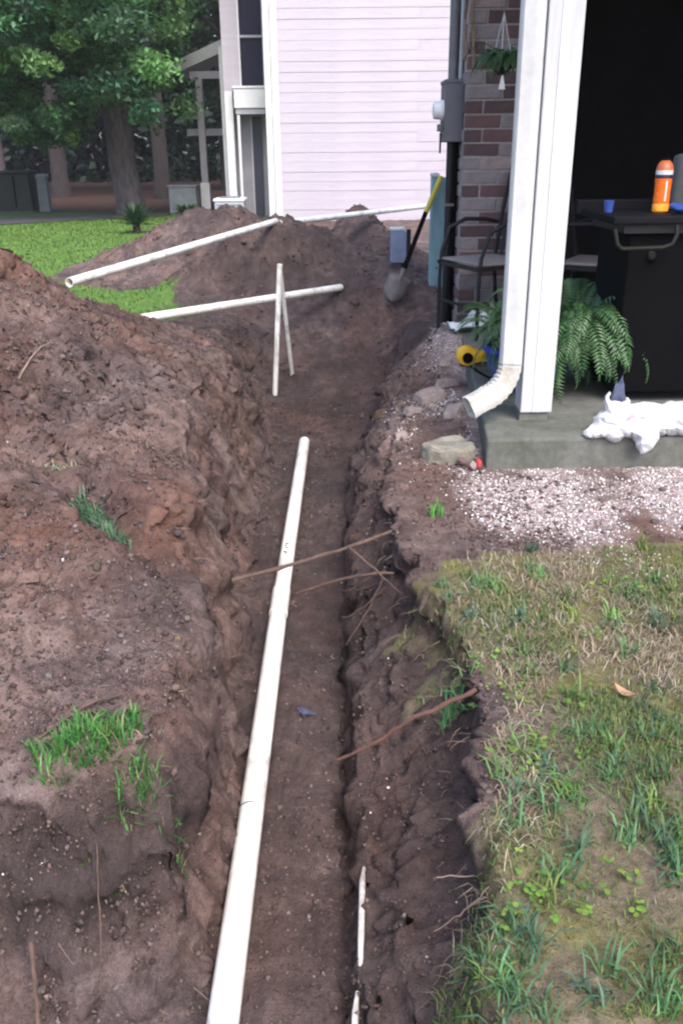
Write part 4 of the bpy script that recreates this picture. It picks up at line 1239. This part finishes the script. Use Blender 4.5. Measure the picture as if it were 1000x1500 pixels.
def lumps_mesh(name, x, y, z, size, tint, sub=0):
    """irregular little lumps: jittered icosahedra"""
    ph = (1 + 5 ** .5) / 2
    ico = np.array([(-1, ph, 0), (1, ph, 0), (-1, -ph, 0), (1, -ph, 0), (0, -1, ph), (0, 1, ph), (0, -1, -ph), (0, 1, -ph), (ph, 0, -1), (ph, 0, 1), (-ph, 0, -1), (-ph, 0, 1)]) / 1.9
    F = np.array([(0, 11, 5), (0, 5, 1), (0, 1, 7), (0, 7, 10), (0, 10, 11), (1, 5, 9), (5, 11, 4), (11, 10, 2), (10, 7, 6), (7, 1, 8), (3, 9, 4), (3, 4, 2), (3, 2, 6), (3, 6, 8), (3, 8, 9), (4, 9, 5), (2, 4, 11), (6, 2, 10), (8, 6, 7), (9, 8, 1)])
    n = len(x)
    sc = size[:, None, None] * rng.uniform(.6, 1.15, (n, 1, 3)) * rng.uniform(.75, 1.25, (n, 12, 1))
    a = rng.uniform(0, 6.28, n); c, s = np.cos(a)[:, None], np.sin(a)[:, None]
    v = ico[None] * sc
    vx = v[:, :, 0] * c - v[:, :, 1] * s; vy = v[:, :, 0] * s + v[:, :, 1] * c
    V = np.stack([vx + x[:, None], vy + y[:, None], v[:, :, 2] * .8 + z[:, None]], -1).reshape(-1, 3)
    FF = (F[None] + (np.arange(n) * 12)[:, None, None]).reshape(-1, 3)
    return np_mesh(name, V, FF, np.repeat(tint, 12, 0))

def pick(n, cols, w, jit=.18):
    c = np.array(cols)[rng.choice(len(cols), n, p=np.array(w) / sum(w))]
    return np.clip(c * (1 + jit * rng.normal(size=(n, 1))) * (1 + .06 * rng.normal(size=(n, 3))), .004, .9)

# ------------------------------------------------------------------ clods of earth and pale gravel
def crumbs():
    n = 95000
    y = .95 + 4.3 * rng.random(n) ** 1.7; x = rng.uniform(-1.7, .7, n)
    patch = fbm(x * 3.2, y * 3.2, 121, 3)
    keep = (soil_amount(x, y) > .6) & (rng.random(n) < np.clip(.45 + .8 * patch, .08, 1)) & ~((x > .53) & (y > 3.0)) & ((rng.random(n) < .3) | (x < foot_left(y)) | (x > rim_right(y))) & ~((np.abs(x + .228) < .036) & (y < 4.7))
    x, y = x[keep], y[keep]; n = len(x)
    s = (.0016 + .0042 * rng.random(n) ** 2.5) * (1 + .15 * y)
    oc = np.array([(1, 0, 0), (-1, 0, 0), (0, 1, 0), (0, -1, 0), (0, 0, 1), (0, 0, -1)], float)
    F = np.array([(0, 2, 4), (2, 1, 4), (1, 3, 4), (3, 0, 4), (2, 0, 5), (1, 2, 5), (3, 1, 5), (0, 3, 5)])
    a = rng.uniform(0, 6.28, n); c, q = np.cos(a)[:, None], np.sin(a)[:, None]
    v = oc[None] * s[:, None, None] * rng.uniform(.6, 1.3, (n, 6, 1)) * rng.uniform(.7, 1.2, (n, 1, 3)) + rng.normal(size=(n, 6, 3)) * s[:, None, None] * .22
    V = np.stack([v[:, :, 0] * c - v[:, :, 1] * q + x[:, None], v[:, :, 0] * q + v[:, :, 1] * c + y[:, None], v[:, :, 2] + (height(x, y) + s * .3)[:, None]], -1).reshape(-1, 3)
    FF = (F[None] + (np.arange(n) * 6)[:, None, None]).reshape(-1, 3)
    t = pick(n, [(.110, .080, .074), (.075, .054, .050), (.165, .128, .118), (.16, .105, .085)], [5, 3, 1.8, .2])
    o = link_mesh('soil_crumbs', np_mesh('soil_crumbs', V, FF, np.repeat(t, 6, 0)), MAT['clod']); tag(o, 'fine loose crumbs of dug earth', 'soil', kind='stuff')

def clods():
    crumbs()
    n = 16000
    x = rng.uniform(-2.3, 1.2, n); y = .9 + rng.power(1.0, n) * 8.2
    y = .9 + 8.2 * rng.random(n) ** 1.5
    fl, rr = foot_left(y), rim_right(y)
    patch = fbm(x * 2.4, y * 2.4, 120, 3)
    keep = (soil_amount(x, y) > .6) & ((patch > -.25) | (rng.random(n) < .25)) & ~((x > rr + .02) & (y < 2.2)) & ~((x > .53) & (y > 3.0) & (y < 6.3)) & ~((np.abs(x + .228) < .036) & (y < 4.7))
    x, y = x[keep], y[keep]; n = len(x)
    s = .0035 + .007 * rng.random(n) ** 3 + .014 * (rng.random(n) < .012) * rng.random(n)
    inside = (x > foot_left(y)) & (x < rim_right(y)) & (y < 4.5)
    s = np.where(inside, s * .6, s) * (1 + .08 * y)
    z = height(x, y) + s * .25
    t = pick(n, [(.105, .077, .071), (.075, .054, .050), (.135, .104, .096), (.13, .088, .072)], [5, 2, 1.5, .2])
    o = link_mesh('soil_clods', lumps_mesh('soil_clods', x, y, z, s, t), MAT['clod']); tag(o, 'loose crumbs and clods of brown earth', 'soil', kind='stuff')
    # pebbles: dense on the gravel bed, single ones in the trench
    n = 120000
    x = rng.uniform(.12, 1.75, n); y = rng.uniform(2.15, 5.6, n)
    g = gravel_amount(x, y)
    keep = (rng.random(n) < g * 1.1) & ~((x > .53 + .02 * (y - 3)) & (y > 3.07)) & ~((x < rim_right(y)) & (y < 3.3))
    x, y = x[keep], y[keep]; n = len(x)
    s = .0014 + .0036 * rng.random(n) ** 2.6
    t = pick(n, [(.55, .50, .50), (.36, .30, .29), (.74, .71, .72), (.22, .16, .155)], [4, 3, 4, 2])
    o = link_mesh('gravel', lumps_mesh('gravel', x, y, height(x, y) + s * .3, s, t), MAT['pebble']); tag(o, 'pale pinkish white gravel spread before the slab', 'gravel', kind='stuff')
    n = 260
    x = rng.uniform(-1.8, .6, n); y = .95 + 6.5 * rng.random(n) ** 1.6
    keep = (soil_amount(x, y) > .8) & ~((np.abs(x + .228) < .05) & (y < 4.7)) & (rng.random(n) < np.where(x > -.3, .9, .35)); x, y = x[keep], y[keep]; n = len(x)
    s = .002 + .004 * rng.random(n) ** 2
    t = pick(n, [(.60, .55, .52), (.75, .72, .70), (.40, .32, .28)], [3, 2, 2])
    o = link_mesh('pebbles', lumps_mesh('pebbles', x, y, height(x, y) + s * .4, s, t), MAT['pebble']); tag(o, 'small white pebbles scattered over the soil', 'pebbles', kind='stuff')
clods()

# ------------------------------------------------------------------ turf on the right
GREEN = [(.075, .165, .070), (.105, .205, .060), (.150, .225, .050), (.065, .140, .080)]
TAN = [(.24, .19, .12), (.36, .31, .24), (.16, .12, .08), (.30, .25, .20)]
def turf():
    def area(n, y0=.85, y1=2.75, x1=1.7):
        x = rng.uniform(.15, x1, n); y = y0 + (y1 - y0) * rng.random(n) ** 1.7
        k = soil_amount(x, y) < .45 + .2 * rng.random(n)
        return x[k], y[k]
    # thin short green and yellow-green cover
    x, y = area(100000)
    d = fbm(x * 2.6, y * 2.6, 130, 3) + .35 * fbm(x * 9, y * 9, 133, 2) - .45 * S((y - 2.0) / .5)
    k = rng.random(len(x)) < np.clip(.22 + .75 * d + .28 * S((1.7 - y) / .6), .05, 1); x, y, d = x[k], y[k], d[k]; n = len(x)
    L = .007 + .018 * rng.random(n) ** 1.5 + .010 * np.clip(d, 0, 1)
    o = link_mesh('lawn_grass', blade_mesh('lawn_grass', x, y, height(x, y) - .002, L, .0016 + .0014 * rng.random(n), rng.uniform(0, 6.28, n), rng.uniform(.3, 1.35, n), pick(n, [(.100, .170, .045), (.150, .190, .050), (.070, .145, .050), (.21, .19, .09)], [3, 2.5, 2, 1.5])), MAT['grass'])
    tag(o, 'short patchy green grass growing on the right of the trench', 'grass', kind='stuff')
    # dead straw
    x, y = area(60000)
    k = (fbm(x * 3.1, y * 3.1, 140, 3) + .3 * rng.normal(size=len(x))) > .38; x, y = x[k], y[k]; n = len(x)
    L = .015 + .040 * rng.random(n)
    o = link_mesh('dead_grass', blade_mesh('dead_grass', x, y, height(x, y) + .001, L, .0013 + .0012 * rng.random(n), rng.uniform(0, 6.28, n), rng.uniform(1.15, 1.62, n), pick(n, TAN, [3, 2, 3, 2])), MAT['straw'])
    tag(o, 'dry tan grass lying flat in the turf', 'dead grass', kind='stuff')
    # coarse bluish green tufts
    cs = []
    for k in range(900):
        xx, yy = rng.uniform(.2, 1.3), .85 + 1.55 * rng.random() ** 1.5
        w = .9 * math.exp(-(((xx - .78) / .30) ** 2 + ((yy - 1.35) / .34) ** 2)) + .9 * math.exp(-(((xx - .27) / .10) ** 2 + ((yy - 1.08) / .16) ** 2)) + .55 * math.exp(-(((xx - .55) / .16) ** 2 + ((yy - 1.95) / .12) ** 2)) + .5 * math.exp(-(((xx - .36) / .10) ** 2 + ((yy - 2.08) / .07) ** 2)) + .13
        if rng.random() < w * .55 and soil_amount(np.array([xx]), np.array([yy]))[0] < .5: cs.append((xx, yy))
    cs = np.array(cs); m = 22
    x = np.repeat(cs[:, 0], m) + rng.normal(size=len(cs) * m) * .012; y = np.repeat(cs[:, 1], m) + rng.normal(size=len(cs) * m) * .012
    n = len(x); L = (.025 + .055 * rng.random(n)) * np.repeat(rng.uniform(.6, 1.1, len(cs)), m)
    o = link_mesh('coarse_grass', blade_mesh('coarse_grass', x, y, height(x, y) - .003, L, .0028 + .0022 * rng.random(n), rng.uniform(0, 6.28, n), rng.uniform(.35, 1.45, n), np.repeat(pick(len(cs), GREEN, [4, 3, 1.3, 3]), m, 0) * rng.uniform(.75, 1.25, (n, 1))), MAT['grass'])
    tag(o, 'coarse bluish green grass clumps in the turf', 'grass', kind='stuff')
    # clover: groups of round leaves
    pts = []; 
    for cx, cy, q in ((.30, 1.03, 26), (.38, 1.42, 26), (.42, 1.10, 14), (.36, 1.78, 18), (.62, 1.85, 14), (.75, 2.10, 14), (.62, 1.05, 18), (.9, 1.6, 20), (1.0, 1.1, 20), (.47, 1.62, 12), (.85, .98, 16), (.36, 1.62, 14)):
        for _ in range(q): pts.append((cx + rng.normal() * .04, cy + rng.normal() * .035))
    pts = np.array(pts); V = []; F = []; T = []
    hz = height(pts[:, 0], pts[:, 1]); tc = pick(len(pts), [(.13, .235, .040), (.10, .20, .045), (.18, .26, .045)], [3, 3, 1.5])
    for (px, py), z, c in zip(pts, hz, tc):
        for q in range(3):
            a = q * 2.09 + rng.random(); r_ = rng.uniform(.0025, .0055); cx, cy = px + math.cos(a) * r_, py + math.sin(a) * r_; zz = z + rng.uniform(.008, .022); b = len(V)
            tl = rng.uniform(-.3, .3, 2)
            for k in range(7):
                u, w = math.cos(k * .8976) * r_, math.sin(k * .8976) * r_
                V.append((cx + u, cy + w, zz + u * tl[0] + w * tl[1])); T.append(c)
            F.append(list(range(b, b + 7)))
    me = np_mesh('clover', np.array(V), np.array(F), np.array(T)); o = link_mesh('clover', me, MAT['grass']); tag(o, 'yellow green round clover leaves in the turf', 'clover', kind='stuff')
    # grass of the far lawn
    n = 60000
    x = rng.uniform(-7, -.4, n); y = rng.uniform(5.4, 19, n)
    k = (soil_amount(x, y) < .4) & ~((y > np.interp(x, [p[0] for p in PATH], [p[1] for p in PATH]) - .1) & (y < np.interp(x, [p[0] for p in PATH], [p[2] for p in PATH]) + .1)); x, y = x[k], y[k]; n = len(x)
    o = link_mesh('far_grass', blade_mesh('far_grass', x, y, height(x, y) - .004, .018 + .03 * rng.random(n), .004 + .003 * rng.random(n) + .0005 * y, rng.uniform(0, 6.28, n), rng.uniform(.2, 1.1, n), pick(n, [(.105, .190, .038), (.140, .225, .045), (.080, .150, .036)], [3, 2, 2])), MAT['grass'])
    tag(o, 'bright green mown lawn behind the left dirt heap', 'grass', kind='stuff')
turf()

def tuft(cx, cy, n, sx, sy, L, label, cols=GREEN, w=(4, 3, 1, 2), rot=0.0, lean=(.25, 1.2)):
    u = np.clip(rng.normal(size=n), -1.6, 1.6) * sx; v = np.clip(rng.normal(size=n), -1.6, 1.6) * sy
    c, s = math.cos(rot), math.sin(rot)
    x = cx + u * c - v * s; y = cy + u * s + v * c
    z0 = H(cx, cy)
    me = blade_mesh('grass_tuft', x - cx, y - cy, height(x, y) - z0 - .003, L * rng.uniform(.5, 1.2, n), .0022 + .0022 * rng.random(n), rng.uniform(0, 6.28, n), rng.uniform(lean[0], lean[1], n), pick(n, cols, w))
    o = link_mesh('grass_tuft', me, MAT['grass'], loc=(cx, cy, z0)); tag(o, label, 'grass tuft', 'grass tufts left on the dirt'); return o
BR = [(.060, .200, .045), (.095, .255, .050), (.045, .150, .045), (.30, .26, .16)]
tuft(-.49, 1.375, 520, .060, .022, .050, 'largest bright green grass tuft on the cut bank at lower left', BR, (5, 4, 2, .5), .55)
tuft(-.385, 1.335, 150, .028, .016, .055, 'green grass tuft right of the largest one, drooping over the bank', BR, (4, 3, 3, 1), .3)
tuft(-.345, 1.345, 50, .012, .014, .045, 'small dull tuft hanging on the bank closest to the white pipe', BR, (1, 1, 3, 2))
tuft(-.45, 1.265, 36, .02, .008, .028, 'tiny grass tuft below the largest tuft on the bank', BR, (4, 3, 1, 1))
tuft(-.68, 2.24, 380, .095, .018, .055, 'line of bluish green grass in the crease of the left heap', [(.060, .150, .080), (.085, .165, .085), (.16, .19, .13)], (3, 2, 1), -.95, (.3, 1.4))
tuft(-.86, 2.56, 70, .035, .012, .030, 'pale flattened grass at the top of the crease in the left heap', [(.22, .27, .17), (.32, .30, .22), (.10, .17, .08)], (2, 2, 1), .25, (.8, 1.5))
tuft(.312, 2.63, 46, .012, .014, .060, 'lone green grass sprout on bare dirt below the concrete chunk', [(.075, .27, .045), (.11, .30, .06)], (1, 1), 0, (.1, .9))
tuft(.262, 1.72, 60, .016, .020, .075, 'long bladed tuft on the right turf edge above the red root', [(.070, .21, .085), (.10, .25, .09)], (1, 1), 0, (.3, 1.35))
tuft(-1.15, 6.35, 260, .14, .10, .09, 'ragged weedy grass beside the left end of the level pipe', [(.075, .15, .045), (.12, .19, .06), (.18, .17, .10)], (3, 2, 1))

def fallen_leaf():
    n = 9; v = []; f = []
    for i in range(n):
        t = i / (n - 1); w = .012 * math.sin(math.pi * min(1, .08 + t * .92)) ; z = .006 + .012 * (t - .5) ** 2 * 4
        v += [(-.030 + .06 * t, -w, z + .004), (-.030 + .06 * t, 0, z), (-.030 + .06 * t, w, z + .004)]
    for i in range(n - 1):
        for j in range(2): f.append((i * 3 + j, (i + 1) * 3 + j, (i + 1) * 3 + j + 1, i * 3 + j + 1))
    o = MB().add(v, f).build('fallen_leaf', MAT['leaf_dry'], loc=(.62, 1.62, H(.62, 1.62) + .004), rot=(0, 0, 2.2), smooth=True)
    tag(o, 'single curled tan leaf lying on the turf', 'leaf')
MAT['leaf_dry'] = simple('leaf_dry', (.42, .25, .15), (.30, .17, .10), 40, .7)
fallen_leaf()

# ------------------------------------------------------------------ trees
def trunk_mb(base, h, r0, lean, limbs, seed):
    r = random.Random(seed); m = MB(); pts = []; rad = []
    n = 10
    for i in range(n + 1):
        t = i / n
        pts.append((lean[0] * t + r.uniform(-.04, .04) * (i > 0), lean[1] * t + r.uniform(-.04, .04) * (i > 0), -.3 + (h + .3) * t)); rad.append(r0 * (1.22 if i == 0 else (1 - .55 * t)))
    m.tube(pts, rad, 14)
    ends = []
    for k in range(limbs):
        t = r.uniform(.38, .98); p = Vector(pts[int(t * n)]); a = r.random() * 6.28; L = r.uniform(.35, .6) * h * .6
        q = p + Vector((math.cos(a) * L, math.sin(a) * L, r.uniform(.0, .5) * L))
        mid = p.lerp(q, .5) + Vector((0, 0, .12 * L))
        m.tube([p, mid, q], [r0 * .42 * (1 - t * .4), r0 * .24, r0 * .06], 8); ends.append(q)
    return m

def tree(base, h, r0, lean, crown, nclump, per, leaf, cols, label, seed, bark='bark', zmin=None, name='tree', xlim=None, gap=None):
    t = empty(name, (base[0], base[1], H(base[0], base[1]))); tag(t, label, 'tree')
    tr = trunk_mb(base, h, r0, lean, 9, seed).build('trunk', MAT[bark], t, smooth=True)
    (cx, cy, cz), (rx, ry_, rz_) = crown
    u = unit(nclump) * (rng.random((nclump, 1)) ** .38)
    C = np.array([cx, cy, cz]) + u * np.array([rx, ry_, rz_])
    C[:, 2] += .35 * fbm(C[:, 0] * .9, C[:, 1] * .9, seed, 2)
    if zmin is not None: C[:, 2] = np.maximum(C[:, 2], zmin + .6 * rng.random(nclump))
    ccol = pick(nclump, cols, [1] * len(cols), .22)
    rad = rng.uniform(.22, .5, nclump)
    P = np.repeat(C, per, 0) + unit(nclump * per) * (rng.random((nclump * per, 1)) ** .45) * np.repeat(rad, per)[:, None] * np.array([1.15, 1.15, .65])
    tint = np.repeat(ccol, per, 0) * rng.uniform(.75, 1.25, (nclump * per, 1))
    if xlim is not None:
        k = P[:, 0] < xlim - .3 * rng.random(len(P)); P, tint = P[k], tint[k]
    if gap is not None:
        k = ~((P[:, 0] > gap[0]) & (P[:, 0] < gap[1]) & (P[:, 2] < gap[2] + .35 * fbm(P[:, 0] * 3, P[:, 1] * 3, 9, 2)) & (P[:, 1] < 20.6)); P, tint = P[k], tint[k]
    P = P - np.array(t.location)
    link_mesh('crown', leaf_mesh('crown', P, leaf * rng.uniform(.6, 1.25, len(P)), tint), MAT['leaf'], t)
    return t
G1 = [(.120, .245, .115), (.155, .285, .120), (.090, .195, .105), (.180, .310, .120), (.065, .145, .085)]
G2 = [(.030, .065, .035), (.040, .085, .042), (.022, .050, .030)]
tree((-4.45, 20.0), 6.5, .31, (-.55, -.2), ((-5.0, 18.3, 4.1), (2.95, 2.6, 3.3)), 420, 210, .062, G1, 'large leafy tree with a thick leaning trunk on the lawn', 21, zmin=1.25, xlim=-2.62, gap=(-4.95, -3.75, 2.0))
tree((-9.6, 21.0), 7.5, .26, (.2, 0), ((-8.0, 18.0, 4.3), (2.9, 2.4, 3.4)), 280, 180, .068, G1, 'leafy tree filling the upper left corner', 22, 'bark_dark', 1.25)
tree((-5.2, 27.5), 9, .24, (.1, 0), ((-5.0, 27.5, 7.0), (2.6, 2.4, 3.8)), 120, 80, .13, G2, 'dark trunk just right of the thick leaning trunk', 23, 'bark_dark', 2.4, 'pine_tree')
tree((-8.6, 29.0), 9, .27, (0, .2), ((-8.8, 29.5, 7.2), (2.8, 2.4, 4.2)), 120, 80, .13, G2, 'dark trunk above the red pine straw at far left', 24, 'bark_dark', 2.6, 'pine_tree')
tree((-11.2, 31.0), 9, .25, (-.2, .2), ((-11.5, 31.5, 7.0), (3.0, 2.4, 4.2)), 120, 80, .14, G2, 'pale thin trunk behind the dark green utility box', 25, 'bark', 2.6, 'pine_tree')
tree((-7.3, 33.0), 10, .24, (.1, .1), ((-7.2, 33.5, 7.5), (2.8, 2.4, 4.5)), 120, 80, .14, G2, 'slim dark trunk farther back left of the leaning trunk', 26, 'bark_dark', 2.8, 'pine_tree')
tree((-3.9, 33.0), 10, .26, (.1, .1), ((-3.6, 33.0, 6.6), (2.9, 2.4, 5.0)), 150, 90, .14, G2, 'dark tree behind the white canopy post', 27, 'bark_dark', 1.6, 'pine_tree')

def forest():
    n = 170000
    x = rng.uniform(-34, 8, n); y = 41 + 16 * rng.random(n); z = -.3 + 17 * rng.random(n) ** 1.15
    k = (fbm(x * .35, z * .35 + y * .1, 150, 3) > -.75) & ~((z < 2.2) & (rng.random(n) < .45)); x, y, z = x[k], y[k], z[k]
    P = np.stack([x, y, z], 1)
    o = link_mesh('forest', leaf_mesh('forest', P, rng.uniform(.15, .36, len(P)), pick(len(P), [(.026, .050, .038), (.038, .070, .048), (.018, .036, .030), (.055, .092, .060)], [3, 2, 3, 1])), MAT['leaf'])
    tag(o, 'dark wood closing the view behind the lawn', 'forest', kind='stuff')
forest()

def shrub(name, c, n, L, label, seed, up=1.0, cols=((.030, .070, .038), (.045, .095, .045))):
    z0 = H(c[0], c[1]); s = empty(name, (c[0], c[1], z0)); tag(s, label, 'shrub')
    r = random.Random(seed); V = []; F = []; T = []
    for k in range(n):
        a = r.random() * 6.28; el = r.uniform(.25, 1.3) * up; ll = L * r.uniform(.6, 1.1)
        d = Vector((math.cos(a) * math.cos(el), math.sin(a) * math.cos(el), math.sin(el))); side = Vector((-math.sin(a), math.cos(a), 0)); b = len(V); c_ = cols[k % len(cols)]
        for t, w in ((0, .4), (.5, 1), (1, .05)):
            p = d * ll * t + Vector((0, 0, .12 - .25 * ll * t * t))
            V += [p - side * .028 * w, p + side * .028 * w]; T += [c_, c_]
        F += [(b, b + 1, b + 3, b + 2), (b + 2, b + 3, b + 5, b + 4)]
    link_mesh('leaves', np_mesh('leaves', np.array([tuple(v) for v in V]), np.array(F), np.array(T)), MAT['leaf'], s)
    MB().tube([(0, 0, -.1), (0, 0, .2)], [.07, .05], 10).build('stem', MAT['bark_dark'], s)
shrub('spiky_shrub', (-3.15, 14.3), 130, .52, 'dark spiky shrub at the foot of the leaning trunk', 1)
shrub('low_shrub', (-2.5, 16.2), 160, .38, 'low dark green shrub left of the air conditioner', 2, .6, ((.022, .055, .028), (.035, .080, .036)))
shrub('low_shrub', (-2.9, 17.6), 160, .42, 'low green shrub below the canopy post', 3, .7, ((.030, .070, .030), (.045, .10, .04)))

def log():
    m = MB(); m.tube([(-2.75, 14.9, H(-2.75, 14.9) + .07), (-2.35, 15.0, H(-2.35, 15) + .08), (-2.0, 15.2, H(-2, 15.2) + .09)], [.09, .10, .08], 12)
    o = m.build('log', MAT['utility_grey'], smooth=True); tag(o, 'pale grey log lying on the lawn beside the spiky shrub', 'log')
log()
# ------------------------------------------------------------------ thin haze volume added to imitate a lens flare veil
def flare_haze():
    o = MB().bbox(-60, 60, -30, 62, -3.0, 19.5).build('flare_haze', None); o.data.materials.clear()
    m = bpy.data.materials.new('flare_haze'); m.use_nodes = True; nt = m.node_tree
    nt.nodes.remove(nt.nodes['Principled BSDF'])
    v = nt.nodes.new('ShaderNodeVolumePrincipled'); v.inputs['Color'].default_value = (.90, .93, 1.0, 1); v.inputs['Density'].default_value = .0008
    nt.links.new(v.outputs[0], nt.nodes['Material Output'].inputs['Volume']); o.data.materials.append(m)
    tag(o, kind='stuff')
flare_haze()
